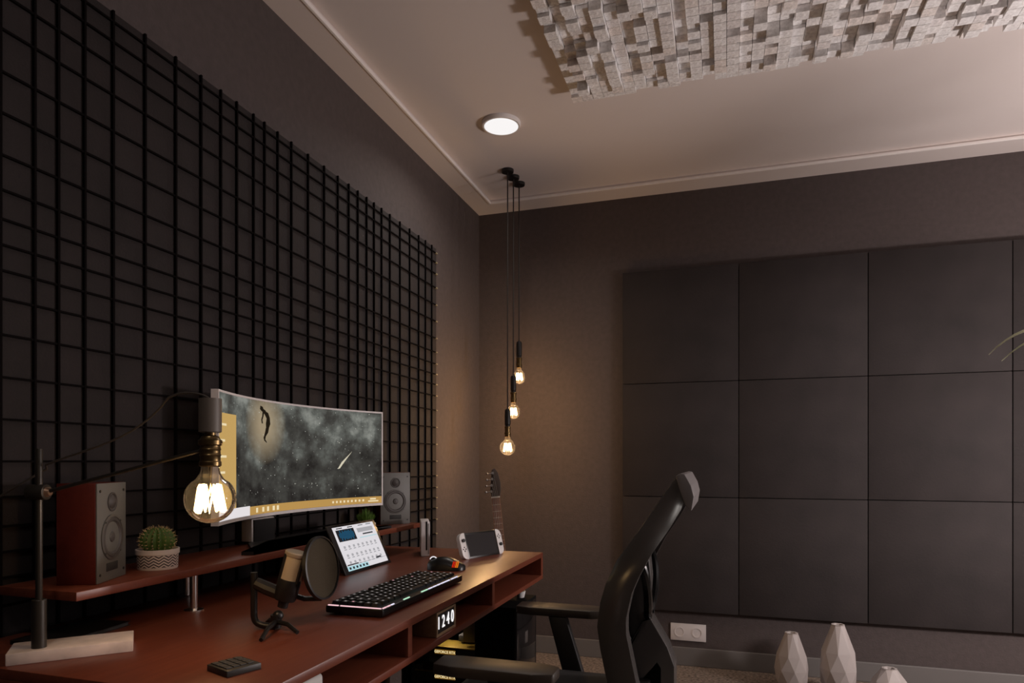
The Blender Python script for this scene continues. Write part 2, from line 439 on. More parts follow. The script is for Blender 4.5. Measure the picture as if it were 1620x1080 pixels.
# ------------------------------------------------------------------ curved monitor on the shelf
MY0, MY1, MXE, SAG = -2.322, -1.474, .168, .095
MZ0, MZ1 = .928, 1.273
chord = MY1 - MY0; RAD = chord ** 2 / (8 * SAG) + SAG / 2
half = math.asin(chord / 2 / RAD); MYC = (MY0 + MY1) / 2; XC = MXE - SAG + RAD     # centre of curvature
def scr(s, t, off=0.0):
    a = (s * 2 - 1) * half
    return Vector((XC - (RAD - off) * math.cos(a), MYC + (RAD - off) * math.sin(a), MZ0 + t * (MZ1 - MZ0)))
mo = thing('curved_monitor', (.15, MYC, SZ), 'wide curved silver monitor showing a grey starry wallpaper with a floating figure', 'monitor')
def shell(s0, s1, t0, t1, o0, o1, n=32):
    b = B(); rows = []
    for k in range(n + 1):
        s = s0 + (s1 - s0) * k / n
        rows.append([b.bm.verts.new(scr(s, t0, o0)), b.bm.verts.new(scr(s, t1, o0)), b.bm.verts.new(scr(s, t1, o1)), b.bm.verts.new(scr(s, t0, o1))])
    for a, c in zip(rows, rows[1:]):
        for k in range(4): b.bm.faces.new((a[k], a[(k + 1) % 4], c[(k + 1) % 4], c[k]))
    b.bm.faces.new(rows[0]); b.bm.faces.new(rows[-1][::-1])
    bmesh.ops.recalc_face_normals(b.bm, faces=b.bm.faces[:])
    return b
M_silver = mat('silver_plastic', (.80, .75, .75), .45)
shell(0, 1, 0, 1, -.016, -.001).build('housing', M_silver, mo)
bz = .010
for (a, b, c_, d) in ((0, 1, 1 - bz * 1.6, 1), (0, 1, 0, .026), (0, .006, .026, 1 - bz * 1.6), (.9945, 1, .026, 1 - bz * 1.6)):
    shell(a, b, c_, d, -.001, .0025).build('bezel', M_silver, mo)

def screen_mat():
    m = bpy.data.materials.new('starry_wallpaper'); m.use_nodes = True
    nt = m.node_tree; nt.nodes.clear(); N = nt.nodes.new; Lk = nt.links.new
    out = N('ShaderNodeOutputMaterial'); uv = N('ShaderNodeUVMap')
    mp = N('ShaderNodeMapping'); mp.inputs['Scale'].default_value = (2.45, 1, 1); Lk(uv.outputs[0], mp.inputs[0])
    n1 = N('ShaderNodeTexNoise'); n1.inputs['Scale'].default_value = 3.1; n1.inputs['Detail'].default_value = 9; n1.inputs['Roughness'].default_value = .62
    Lk(mp.outputs[0], n1.inputs['Vector'])
    r1 = N('ShaderNodeValToRGB'); e = r1.color_ramp.elements
    e[0].position = .34; e[0].color = (*lin(42, 39, 37), 1); e[1].position = .72; e[1].color = (*lin(142, 144, 137), 1)
    x = e.new(.5); x.color = (*lin(70, 69, 65), 1); x = e.new(.6); x.color = (*lin(97, 99, 94), 1)
    # cloud band in the middle, darker towards top right and bottom
    sx = N('ShaderNodeSeparateXYZ'); Lk(uv.outputs[0], sx.inputs[0])
    bd = N('ShaderNodeMath'); bd.operation = 'MULTIPLY_ADD'; bd.inputs[1].default_value = .22; bd.inputs[2].default_value = -.12; Lk(sx.outputs[1], bd.inputs[0])
    ad = N('ShaderNodeMath'); ad.operation = 'ADD'; Lk(n1.outputs['Fac'], ad.inputs[0]); Lk(bd.outputs[0], ad.inputs[1]); Lk(ad.outputs[0], r1.inputs['Fac'])
    # warm beam around the figure
    d1 = N('ShaderNodeVectorMath'); d1.operation = 'SUBTRACT'; d1.inputs[1].default_value = (.345, .80, 0); Lk(uv.outputs[0], d1.inputs[0])
    d2 = N('ShaderNodeVectorMath'); d2.operation = 'MULTIPLY'; d2.inputs[1].default_value = (7.6, 2.7, 0); Lk(d1.outputs[0], d2.inputs[0])
    d3 = N('ShaderNodeVectorMath'); d3.operation = 'LENGTH'; Lk(d2.outputs[0], d3.inputs[0])
    r2 = N('ShaderNodeMapRange'); r2.inputs[1].default_value = 1.0; r2.inputs[2].default_value = .25; r2.inputs[3].default_value = 0; r2.inputs[4].default_value = .82
    Lk(d3.outputs['Value'], r2.inputs[0])
    mx = N('ShaderNodeMix'); mx.data_type = 'RGBA'; Lk(r2.outputs[0], mx.inputs[0]); Lk(r1.outputs[0], mx.inputs[6]); mx.inputs[7].default_value = (*lin(176, 158, 128), 1)
    # stars
    v = N('ShaderNodeTexVoronoi'); v.inputs['Scale'].default_value = 34; Lk(mp.outputs[0], v.inputs['Vector'])
    lt = N('ShaderNodeMath'); lt.operation = 'LESS_THAN'; lt.inputs[1].default_value = .13; Lk(v.outputs['Distance'], lt.inputs[0])
    sr_ = N('ShaderNodeSeparateColor'); Lk(v.outputs['Color'], sr_.inputs[0])
    gt = N('ShaderNodeMath'); gt.operation = 'MULTIPLY'; Lk(lt.outputs[0], gt.inputs[0])
    pw_ = N('ShaderNodeMath'); pw_.operation = 'POWER'; pw_.inputs[1].default_value = 5; Lk(sr_.outputs[0], pw_.inputs[0]); Lk(pw_.outputs[0], gt.inputs[1])
    m2 = N('ShaderNodeMix'); m2.data_type = 'RGBA'; Lk(gt.outputs[0], m2.inputs[0]); Lk(mx.outputs[2], m2.inputs[6]); m2.inputs[7].default_value = (*lin(215, 215, 205), 1)
    v2 = N('ShaderNodeTexVoronoi'); v2.inputs['Scale'].default_value = 11; Lk(mp.outputs[0], v2.inputs['Vector'])
    l2 = N('ShaderNodeMapRange'); l2.inputs[1].default_value = .075; l2.inputs[2].default_value = .03; Lk(v2.outputs['Distance'], l2.inputs[0])
    m3 = N('ShaderNodeMix'); m3.data_type = 'RGBA'; Lk(l2.outputs[0], m3.inputs[0]); Lk(m2.outputs[2], m3.inputs[6]); m3.inputs[7].default_value = (*lin(205, 204, 192), 1)
    m2 = m3
    em = N('ShaderNodeEmission'); em.inputs[1].default_value = .9; Lk(m2.outputs[2], em.inputs[0]); Lk(em.outputs[0], out.inputs[0])
    return m
b = B(); uvl = b.bm.loops.layers.uv.new('UVMap'); n = 40; prev = None
for k in range(n + 1):
    s = .006 + (.9945 - .006) * k / n
    cur = [(b.bm.verts.new(scr(s, t, .0005)), (k / n, tt)) for t, tt in ((.026, 0), (1 - bz * 1.6, 1))]
    if prev:
        f = b.bm.faces.new((prev[0][0], cur[0][0], cur[1][0], prev[1][0]))
        for lp, q in zip(f.loops, (prev[0][1], cur[0][1], cur[1][1], prev[1][1])): lp[uvl].uv = q
    prev = cur
screen = b.build('screen', screen_mat(), mo)
def decal(name, poly, m, off=.0009, parent=screen):
    """flat print lying on the curved glass: a list of polygons in screen (s, t)"""
    bb = B()
    for pg in poly: bb.bm.faces.new([bb.bm.verts.new(scr(s, t, off)) for s, t in pg])
    return bb.build(name, m, parent, angle=0)
def strip(s0, s1, t0, t1, n=10):
    return [[(s0 + (s1 - s0) * k / n, t0), (s0 + (s1 - s0) * (k + 1) / n, t0), (s0 + (s1 - s0) * (k + 1) / n, t1), (s0 + (s1 - s0) * k / n, t1)] for k in range(n)]
E_tan = glow('screen_tan', lin(186, 146, 82), .95); E_white = glow('screen_white', lin(232, 226, 228), .95)
E_pale = glow('screen_pale', lin(240, 222, 180), .95); E_fig = glow('screen_figure', lin(34, 28, 20), .9); E_menu = glow('screen_menu', lin(196, 160, 96), .95)
decal('taskbar', strip(.25, .9945, .027, .098, 20), E_tan)
decal('search_box', strip(.006, .25, .027, .105, 8), E_white)
decal('start_menu', strip(.006, .152, .105, .835, 6), E_menu)
decal('menu_line', [q for k in range(4) for q in strip(.02, .075 - .012 * (k % 2), .74 - k * .12, .757 - k * .12, 1)], E_pale, .0013)
for s in (.29, .33, .36, .395, .42):
    decal('taskbar_icon', strip(s, s + .013, .042, .082, 1), E_pale, .0013)
for k in range(9):
    s = .735 + k * .02; decal('tray_icon', strip(s, s + .009, .052, .074, 1), E_pale, .0013)
decal('clock_text', strip(.935, .965, .066, .082, 1) + strip(.925, .978, .044, .058, 1), E_pale, .0013)
# floating figure: back of a drifting body, arm hanging, legs together
fc = lambda pts: [[(.272 + x * .00165, .945 - y * .001) for x, y in pts]]
FIG = [[(28, 0), (37, 8), (40, 25), (50, 40), (44, 56), (33, 48), (26, 30)], [(44, 38), (58, 55), (64, 95), (52, 105), (44, 70), (38, 52)],
       [(52, 100), (64, 92), (66, 150), (60, 190), (50, 190), (49, 150)], [(49, 185), (61, 185), (58, 225), (48, 262), (42, 258), (46, 222)],
       [(42, 256), (49, 260), (47, 285), (54, 310), (52, 314), (43, 296), (40, 272)], [(36, 48), (43, 54), (40, 90), (36, 120), (38, 150), (33, 150), (31, 118), (35, 86)]]
decal('figure', [fc(p)[0] for p in FIG], E_fig, .0011)
decal('comet', [[(.764, .395), (.776, .40), (.800, .465), (.786, .465)], [(.786, .465), (.800, .465), (.842, .575)]], glow('screen_comet', lin(214, 206, 182), .95), .0011)
# stand
M_blk = mat('satin_black', (.010, .009, .009), .35)
B().box((.052, -2.095, SZ + .008), (.088, -1.995, .925), .002).build('neck', mat('silver_neck', (.50, .46, .45), .4, metal=.2), mo)
B().box((.088, -2.089, SZ + .008), (.093, -1.999, .922)).build('neck_cover', M_blk, mo)
B().prism([(.235, -2.27), (.095, -2.12), (.075, -2.02), (.075, -1.75), (.095, -1.68), (.235, -1.53), (.215, -1.53), (.115, -1.74), (.115, -2.06), (.205, -2.28)],
          lambda a, b_, h: (a, b_, h), SZ, SZ + .009).build('foot', M_blk, mo)

# ------------------------------------------------------------------ speakers
M_front = mat('speaker_front', (.125, .122, .112), .5); M_side = wood('speaker_veneer', (.085, .011, .006), (.105, .015, .008), .4)
M_cone = mat('speaker_cone', (.060, .052, .049), .55); M_ring = mat('speaker_ring', (.085, .078, .072), .45)
def speaker(x, y, th, label):
    """(x, y): front bottom left corner of the box seen from the front"""
    W, Dp, Hh = .122, .074, .197
    t = thing('bookshelf_speaker', (x, y, SZ), label, 'speaker', 'pair of small bookshelf speakers on the desk shelf', th)
    # local: +x is forward, +y to the right
    B().box((-Dp, 0, 0), (-.003, W, Hh), .001).build('cabinet', M_side, t, local=True)
    fo = B().box((-.003, .0008, .0005), (0, W - .0008, Hh - .0005), .001).build('front_baffle', M_front, t, local=True)
    Rt = lambda zz: Matrix.Translation((0, W / 2, zz)) @ Matrix.Rotation(math.radians(90), 4, 'Y')
    c1 = B().lathe([(.046, -.001), (.046, .002), (.041, .003), (.040, .0005)], n=40, M=Rt(.087), cap=False).build('surround', M_ring, t, local=True)
    B().lathe([(.041, .001), (.039, .0028), (.034, .0028), (.030, -.0005), (.014, -.004), (.013, -.002), (.009, .002), (.0002, .0035)], n=40, M=Rt(.087), cap=False).build('cone', M_cone, c1, local=True)
    c2 = B().lathe([(.0195, -.001), (.0195, .0018), (.0165, .0022), (.014, -.0005), (.0135, .001), (.008, .0045), (.0002, .006)], n=32, M=Rt(.158), cap=False).build('tweeter', M_cone, t, local=True)
    B().box((-.002, W / 2 - .024, .019), (.0008, W / 2 + .024, .036), .0012).build('port', mat('speaker_port', (.02, .018, .017), .7), t, local=True)
    for yy in (.012, W - .012):
        for zz in (.016, Hh - .016):
            B().cyl((0, yy, zz), (.0012, yy, zz), .0028, n=12).build('screw', M_blk, fo, local=True)
    for k in range(4):
        a = math.radians(45 + 90 * k)
        B().cyl((.0015, W / 2 + .0435 * math.cos(a), .087 + .0435 * math.sin(a)), (.0032, W / 2 + .0435 * math.cos(a), .087 + .0435 * math.sin(a)), .0018, n=10).build('screw', M_blk, c1, local=True)
speaker(.220, -2.705, math.radians(24), 'small bookshelf speaker with red side beside the potted cactus')
speaker(.147, -1.451, math.radians(-39), 'small grey-fronted bookshelf speaker at the right end of the monitor')

# ------------------------------------------------------------------ potted cactus
def zigzag(name, base, ink):
    m = bpy.data.materials.new(name); m.use_nodes = True
    nt = m.node_tree; p = nt.nodes['Principled BSDF']; N = nt.nodes.new; Lk = nt.links.new
    def mth(op, a, b=None):
        q = N('ShaderNodeMath'); q.operation = op
        for i, w_ in enumerate((a, b)):
            if w_ is None: continue
            if isinstance(w_, (int, float)): q.inputs[i].default_value = w_
            else: Lk(w_, q.inputs[i])
        return q.outputs[0]
    tc = N('ShaderNodeTexCoord'); sp = N('ShaderNodeSeparateXYZ'); Lk(tc.outputs['Object'], sp.inputs[0])
    ang = mth('ARCTAN2', sp.outputs[1], sp.outputs[0])
    zig = mth('PINGPONG', mth('MULTIPLY', ang, 13 / (2 * math.pi)), .5)
    h = mth('ADD', mth('MULTIPLY', sp.outputs[2], 1000 / 6.4), mth('MULTIPLY', zig, 2.0))
    line = mth('LESS_THAN', mth('FRACT', h), .42)
    lo = mth('GREATER_THAN', sp.outputs[2], .0055); hi = mth('LESS_THAN', sp.outputs[2], .032)
    f = mth('MULTIPLY', line, mth('MULTIPLY', lo, hi))
    mx = N('ShaderNodeMix'); mx.data_type = 'RGBA'; mx.inputs[6].default_value = (*base, 1); mx.inputs[7].default_value = (*ink, 1)
    Lk(f, mx.inputs[0]); Lk(mx.outputs[2], p.inputs['Base Color']); p.inputs['Roughness'].default_value = .5
    return m
CX, CY = .166, -2.506
ct = thing('potted_cactus', (CX, CY, SZ), 'round spiny cactus in a white pot with black zigzag bands', 'cactus')
B().lathe([(.0402, 0), (.0412, .002), (.0425, .033), (.0445, .0335), (.0448, .044), (.0415, .0442), (.0405, .036), (.0002, .036)], (CX, CY, SZ), 48).build('pot', zigzag('zigzag_pot', (.68, .60, .57), (.03, .024, .024)), ct)
M_cac = mat('cactus_green', (.06, .12, .016), .6, vary=.3, vscale=60)
NR = 18
b = B(); n = NR * 4; rings = []
for i in range(13):
    ph = -math.pi / 2 * .62 + i * (math.pi * .81) / 12
    rings.append([])
    for k in range(n):
        rr = .034 * (math.cos(ph) ** .85) * (1 + .07 * math.cos(k / 4 * 2 * math.pi)) if math.cos(ph) > 0 else .0002
        a = 2 * math.pi * k / n
        rings[-1].append(b.bm.verts.new((CX + rr * math.cos(a), CY + rr * math.sin(a), SZ + .062 + .029 * math.sin(ph))))
for a, c_ in zip(rings, rings[1:]):
    for k in range(n): b.bm.faces.new((a[k], a[(k + 1) % n], c_[(k + 1) % n], c_[k]))
b.bm.faces.new(rings[-1])
body = b.build('body', M_cac, ct)
sp_ = B()
for i in range(9):
    ph = -.75 + i * .26
    for k in range(NR):
        if ph > 1.25 and k % 3: continue
        a = 2 * math.pi * k / NR; q = Vector((math.cos(ph) * math.cos(a), math.cos(ph) * math.sin(a), math.sin(ph)))
        c0 = Vector((CX + .0355 * math.cos(ph) ** .85 * math.cos(a), CY + .0355 * math.cos(ph) ** .85 * math.sin(a), SZ + .062 + .029 * math.sin(ph)))
        for s in range(4):
            d = (q * 1.0 + Vector((rnd.uniform(-.8, .8), rnd.uniform(-.8, .8), rnd.uniform(-.5, .8)))).normalized()
            sp_.cyl(c0, c0 + d * rnd.uniform(.004, .008), .0006, .0001, 3)
sp_.build('spines', mat('cactus_spine', (.50, .36, .18), .6), ct, angle=0, kind='stuff')

# small grass pot behind the tablet
GX, GY = .122, -1.515
gt = thing('potted_grass', (GX, GY, SZ), 'tuft of green grass in a small white square pot behind the tablet', 'potted plant')
B().box((GX - .027, GY - .027, SZ), (GX + .027, GY + .027, SZ + .014), .002).build('pot', mat('white_pot', (.6, .57, .54), .5), gt)
gb = B()
for k in range(420):
    a = rnd.uniform(0, 6.28); r0 = .022 * math.sqrt(rnd.random()); h = rnd.uniform(.022, .048) * (1 - r0 / .035)+.012
    p = Vector((GX + r0 * math.cos(a), GY + r0 * math.sin(a), SZ + .013)); e = p + Vector((math.cos(a) * r0 * .5 + rnd.uniform(-.006, .006), math.sin(a) * r0 * .5 + rnd.uniform(-.006, .006), h))
    gb.cyl(p, e, .0013, .0003, 3)
gb.build('grass_blades', mat('grass_green', (.11, .22, .03), .6, vary=.4, vscale=90), gt, angle=0, kind='stuff')

# ------------------------------------------------------------------ tablet
TW, TH = .283, .160
lean = math.atan2(.067, .143)
tb_ = thing('tablet', (.309, -1.811, DZ), 'black tablet leaning on its stand, white app screen with a blue waveform', 'tablet')
TM = Matrix.Rotation(-lean, 4, 'Y')      # local: face +x, y to the right, z up
def tp(y, z, x=.0): return TM @ Vector((x, y, z))
B().box((-.007, -TW / 2, 0), (0, TW / 2, TH), .0025, M=TM).build('body', mat('tablet_black', (.014, .012, .012), .3), tb_, local=True)
def tq(name, y0, y1, z0, z1, m, off, parent):
    return B().quad(tp(y0, z0, off), tp(y1, z0, off), tp(y1, z1, off), tp(y0, z1, off)).build(name, m, parent, angle=0, local=True)
T_white = glow('tablet_white', lin(226, 222, 226), .95); T_dark = glow('tablet_dark', lin(40, 40, 44), .9); T_blue = glow('tablet_blue', lin(22, 108, 150), .95)
T_grey = glow('tablet_grey', lin(176, 174, 178), .9); T_line = glow('tablet_line', lin(120, 122, 126), .9); T_cyan = glow('tablet_cyan', lin(176, 214, 222), .95)
tsc = tq('screen', -TW / 2 + .022, TW / 2 - .016, .010, TH - .008, T_white, .0004, tb_)
Wd = TW - .038; Hd = TH - .018
def UI(name, a0, a1, b0, b1, m, lv=1):
    return tq(name, -TW / 2 + .022 + a0 * Wd, -TW / 2 + .022 + a1 * Wd, .010 + b0 * Hd, .010 + b1 * Hd, m, .0004 + .0003 * lv, tsc)
UI('display_panel', .05, .47, .66, .93, T_dark)
for k in range(12):
    h = .05 + .07 * abs(math.sin(k * 1.7)); UI('waveform_bar', .10 + k * .029, .111 + k * .029, .795 - h, .795 + h, T_blue, 2)
for a0, a1 in ((.08, .22), (.34, .46), (.60, .72), (.80, .93)): UI('menu_label', a0, a1, .955, .975, T_line if a0 > .5 else T_dark)
UI('list_panel', .54, .94, .80, .90, T_grey); UI('dark_button', .64, .90, .735, .765, T_dark); UI('slider', .54, .98, .665, .685, T_cyan)
for r_ in range(3):
    for k in range(8):
        a = .09 + k * .108 - (0.0 if r_ else .0); bb_ = (.50, .31, .15)[r_]
        UI('knob_icon', a, a + .045, bb_, bb_ + .055, T_grey); UI('knob_label', a - .006, a + .052, bb_ - .035, bb_ - .022, T_line)
UI('footer_line', .0, 1.0, .118, .124, T_line); UI('footer_tab', .02, .28, .115, .142, T_dark); UI('footer_button', .73, .86, .13, .165, T_dark)
UI('tool_strip', .0, .5, .0, .105, T_cyan)
for k in range(6): UI('tool_icon', .035 + k * .08, .075 + k * .08, .03, .08, T_dark, 2)
# kick stand behind
B().prism([(-.010, 0), (-.046, 0), (-.046, .004), (-.012, .004)], lambda a, b_, h: (a, h, b_), -.10, .10).build('stand_foot', M_blk, tb_, local=True)
B().box((-.003, -.09, 0), (0, .09, .055), M=Matrix.Translation((-.043, 0, .003)) @ Matrix.Rotation(math.radians(12), 4, 'Y')).build('kickstand', M_blk, tb_, local=True)

# ------------------------------------------------------------------ keyboard
KX0, KX1, KY0, KY1 = .534, .678, -2.405, -1.945
kb = thing('keyboard', ((KX0 + KX1) / 2, (KY0 + KY1) / 2, DZ), 'black backlit mechanical keyboard lying along the front of the desk', 'keyboard')
M_kb = mat('keyboard_black', (.006, .0055, .006), .35); M_key = mat('keycap_black', (.008, .0075, .0078), .4)
B().box((KX0, KY0, DZ + .004), (KX1, KY1, DZ + .021), .004).build('case', M_kb, kb)
for yy in (KY0 + .03, KY1 - .03):
    for xx in (KX0 + .02, KX1 - .02): B().box((xx - .008, yy - .012, DZ), (xx + .008, yy + .012, DZ + .005)).build('foot', M_kb, kb)
E_leg = glow('legend_white', lin(190, 182, 178), .5); E_pink = glow('legend_pink', lin(226, 168, 176), .9)
def keymesh(wd, em):
    b_ = B()
    lo, hi = .0082, .0062
    f3 = lambda x, y, z: (x, y, z)
    vs = [b_.bm.verts.new(p) for p in [(-lo, -wd / 2, 0), (lo, -wd / 2, 0), (lo, wd / 2, 0), (-lo, wd / 2, 0)]]
    vt = [b_.bm.verts.new(p) for p in [(-hi, -wd / 2 + .0022, .0085), (hi, -wd / 2 + .0022, .0075), (hi, wd / 2 - .0022, .0075), (-hi, wd / 2 - .0022, .0085)]]
    b_.bm.faces.new(vt)
    for k in range(4): b_.bm.faces.new((vs[k], vs[(k + 1) % 4], vt[(k + 1) % 4], vt[k]))
    b_.mi = 1; s = min(.0032, wd * .2)
    b_.quad((-.0025, -s, .0084), (.0022, -s, .0081), (.0022, s, .0081), (-.0025, s, .0084))
    return b_.mesh('key', [M_key, em], 0)
KM = {}
rows_def = [
    [1, 0, 1, 0, 1, 1, 1, 1, -.5, 1, 1, 1, 1, -.5, 1, 1, 1, 1, -.2, 1, 1, 1],
    [1, -.2] + [1] * 13 + [2, -.2, 1, 1, 1],
    [1, -.2, 1.5] + [1] * 12 + [1.5, -.2, 1, 1, 1],
    [1, -.2, 1.75] + [1] * 11 + [2.25, -.2, 1, 1, 1],
    [1, -.2, 2.25] + [1] * 10 + [2.75, -.2, 1, 1, 1],
    [1, -.2, 1.25, 1.25, 1.25, 6.25, 1.25, 1.25, 1.25, 1.25, -.2, 1, 1, 1]]
P = .0192
total = 20.4
PY = (KY1 - KY0 - .020) / total
for r_, row in enumerate(rows_def):
    x = KX0 + .017 + r_ * P + (.003 if r_ else 0)
    wsum = sum(abs(q) for q in row); y = KY0 + .010
    for q in row:
        wdt = abs(q) * PY * total / wsum
        if q > 0:
            key = (round(wdt, 4), 1 if rnd.random() < .06 else 0)
            if key not in KM: KM[key] = keymesh(wdt - .0028, E_pink if key[1] else E_leg)
            inst(KM[key], 'key', kb, (x - kb.location.x, y + wdt / 2 - kb.location.y, .0205))
        y += wdt
E_ledp = glow('led_pink_white', lin(236, 190, 196), 1.1); E_ledw = glow('led_white', lin(226, 222, 240), 1.1); E_ledg = glow('led_green', lin(190, 240, 205), 1.0)
def led(x0, x1, ya, yb, m): B().box((x0, ya, DZ + .0205), (x1, yb, DZ + .0225)).build('light_strip', m, kb)
led(KX0 + .006, KX0 + .032, KY0 + .0015, KY0 + .005, E_ledp); led(KX0 + .037, KX1 - .006, KY0 + .0015, KY0 + .0045, E_ledp)
for a, b_, m in ((.006, .022, E_ledp), (.026, .040, E_ledp), (.044, .058, E_ledw), (.105, .135, E_ledg), (.20, .235, E_ledg), (.24, .262, E_ledw), (.267, .288, E_ledw), (.293, .313, E_ledw),
               (.318, .375, E_ledw), (.385, .405, E_ledw), (.41, .43, E_ledw)):
    led(KX1 - .0055, KX1 - .0025, KY0 + a, KY0 + b_, m)

# ------------------------------------------------------------------ mouse
ms = thing('computer_mouse', (.545, -1.752, DZ), 'black gaming mouse with white scroll ring and orange striped logo', 'mouse', rz=math.radians(8))
b = B(); nu, nv = 24, 12; rings = []
for i in range(nu + 1):
    t_ = i / nu; xx = -.062 + .124 * t_
    wd = .036 * (max(0.0, 1 - abs(2 * t_ - 1) ** 3.2)) ** .5 * (1 - .10 * math.sin(math.pi * t_)) + .0008
    hh = .013 + .027 * math.sin(math.pi * min(1, .12 + t_ * .86)) ** 1.1 if 0 < i < nu else .012
    rings.append([b.bm.verts.new((xx, wd * math.cos(math.pi * k / nv), .001 + hh * math.sin(math.pi * k / nv) ** .75)) for k in range(nv + 1)])
for a, c_ in zip(rings, rings[1:]):
    for k in range(nv): b.bm.faces.new((a[k], a[k + 1], c_[k + 1], c_[k]))
for rg in (rings[0], rings[-1]): b.bm.faces.new(rg if rg is rings[0] else rg[::-1])
bmesh.ops.recalc_face_normals(b.bm, faces=b.bm.faces[:])
mbody = b.build('shell', M_kb, ms, 60, local=True)
B().cyl((-.040, -.0045, .028), (-.040, .0045, .028), .0115, n=28).build('scroll_wheel', M_blk, ms, local=True)
wh = B()
pts = [(-.040 + .0122 * math.cos(a), -.0046, .028 + .0122 * math.sin(a)) for a in [math.radians(20 + 14 * k) for k in range(11)]]
wh.tube(pts, .0017, 8).build('scroll_ring', glow('ring_white', lin(240, 236, 240), 1.0), ms, local=True)
E_or = glow('logo_orange', lin(232, 120, 24), .9); E_rd = glow('logo_red', lin(206, 40, 14), .9)
for k in range(4):
    x0 = .026 + k * .0052
    B().prism([(x0, .012), (x0 + .0032, .012), (x0 + .0066, .030), (x0 + .0034, .030)], lambda a, b_, h: (a, -.0262 - .30 * (.0255 - b_) + h, b_), -.0022, .0, ).build('logo_stripe', E_rd if k < 2 else E_or, ms, local=True)

# ------------------------------------------------------------------ macro pad on the desk
cp_ = thing('number_pad', (.617, -2.793, DZ), 'small square black keypad lying alone on the front of the desk', 'keypad', rz=math.radians(-20))
M_pad = mat('pad_charcoal', (.030, .027, .024), .45)
B().box((-.031, -.030, 0), (.031, .030, .0105), .0015).build('base', M_pad, cp_, local=True)
km_ = B().box((-.0052, -.0052, 0), (.0052, .0052, .002), .0006).mesh('key', mat('pad_key', (.045, .040, .035), .5), 0)
for i in range(4):
    for j in range(4): inst(km_, 'key', cp_, (-.022 + i * .0125, -.020 + j * .0125, .0105))

# ------------------------------------------------------------------ microphone with pop filter
mc = thing('desk_microphone', (.507, -2.551, DZ), 'black studio microphone with round pop filter on a small tripod stand', 'microphone')
M_mic = mat('microphone_black', (.012, .0105, .010), .42)
D_ = lambda u, v, dz=0.0: Vector((.507, -2.551, 0)) + Vector((.9527, .304, 0)) * ((u - 434.6) * .001284) + Vector((0, 0, 1.0917 - (v - 729) * .0012842)) + Vector((-.304, .9527, 0)) * dz
hub = D_(440, 990); hub.z = DZ + .016
st = B()
st.tube([D_(405, 905)] + [D_(405, 930), D_(405, 960)] + bez(D_(405, 970), D_(405, 985), D_(410, 990), D_(440, 991), 8), .0068, 12)
st.build('stand_post', M_mic, mc)
st = B().ball(hub + Vector((.004, .001, .012)), .011, n=16); st.cyl(hub - Vector((0, 0, .012)), hub + Vector((.001, 0, .014)), .010, .012, 16)
st.build('hub', M_mic, mc)
for u, v in ((416, 1012), (474, 1000), (425, 985)):
    e_ = D_(u, v); k_ = (1.0917 - DZ - .004) / (1.0917 - e_.z); e_ = Vector(cam.location) + (e_ - Vector(cam.location)) * k_
    B().tube([hub, hub * .45 + e_ * .55 + Vector((0, 0, .006)), e_], [.0055, .0045, .004], 8).build('tripod_leg', M_mic, mc)
ax = (D_(475, 868) - D_(454, 945)).normalized()
c0 = D_(454, 945)
Mm = Matrix.Translation(c0) @ ax.to_track_quat('Z', 'Y').to_matrix().to_4x4()
B().lathe([(.010, -.020), (.011, -.004), (.0205, -.004), (.0225, .0), (.0235, .036), (.0225, .040)], n=32, M=Mm).build('body', M_mic, mc)
B().lathe([(.0215, .039), (.0215, .088)], n=32, M=Mm, cap=False).build('grille', mat('mic_grille', (.60, .50, .37), .55, metal=.3, bump=.6, bscale=900), mc)
B().lathe([(.0225, .087), (.0235, .089), (.0235, .0945), (.0215, .0965), (.0002, .0967)], n=32, M=Mm).build('top_cap', mat('mic_cap', (.50, .42, .33), .4, metal=.4), mc)
toc = (Vector(cam.location) - c0); toc.z = 0; toc.normalize(); sd = Vector((-toc.y, toc.x, 0))
for a_ in (-68, 38, 150, 215):
    dv = toc * math.cos(math.radians(a_)) + sd * math.sin(math.radians(a_))
    dv = (dv - ax * dv.dot(ax)).normalized()
    B().tube([c0 + dv * .0222 + ax * .036, c0 + dv * .0222 + ax * .090], .0034, 8).build('grille_bar', M_mic, mc)
B().tube([D_(408, 922), D_(425, 930), D_(445, 938)], [.012, .0135, .013], 10).build('swivel_arm', M_mic, mc)
pc_ = D_(504, 902, .035)
nrm = Vector((1.0, .06, .14)).normalized()
Mp = Matrix.Translation(pc_) @ nrm.to_track_quat('Z', 'Y').to_matrix().to_4x4()
pf = B().lathe([(.062, -.005), (.066, -.004), (.066, .004), (.062, .005), (.062, -.005)], n=48, M=Mp, cap=False).build('pop_filter_ring', M_mic, mc)
B().lathe([(.0002, .0015), (.062, .0015), (.062, -.0015), (.0002, -.0015)], n=48, M=Mp, cap=False).build('pop_filter_mesh', mat('pop_mesh', (.050, .034, .014), .8, bump=.5, bscale=700), mc)
B().tube([D_(454, 938, .005), D_(480, 950, .02), pc_ - Vector((0, 0, .064))], .0055, 8).build('pop_filter_arm', M_mic, mc)

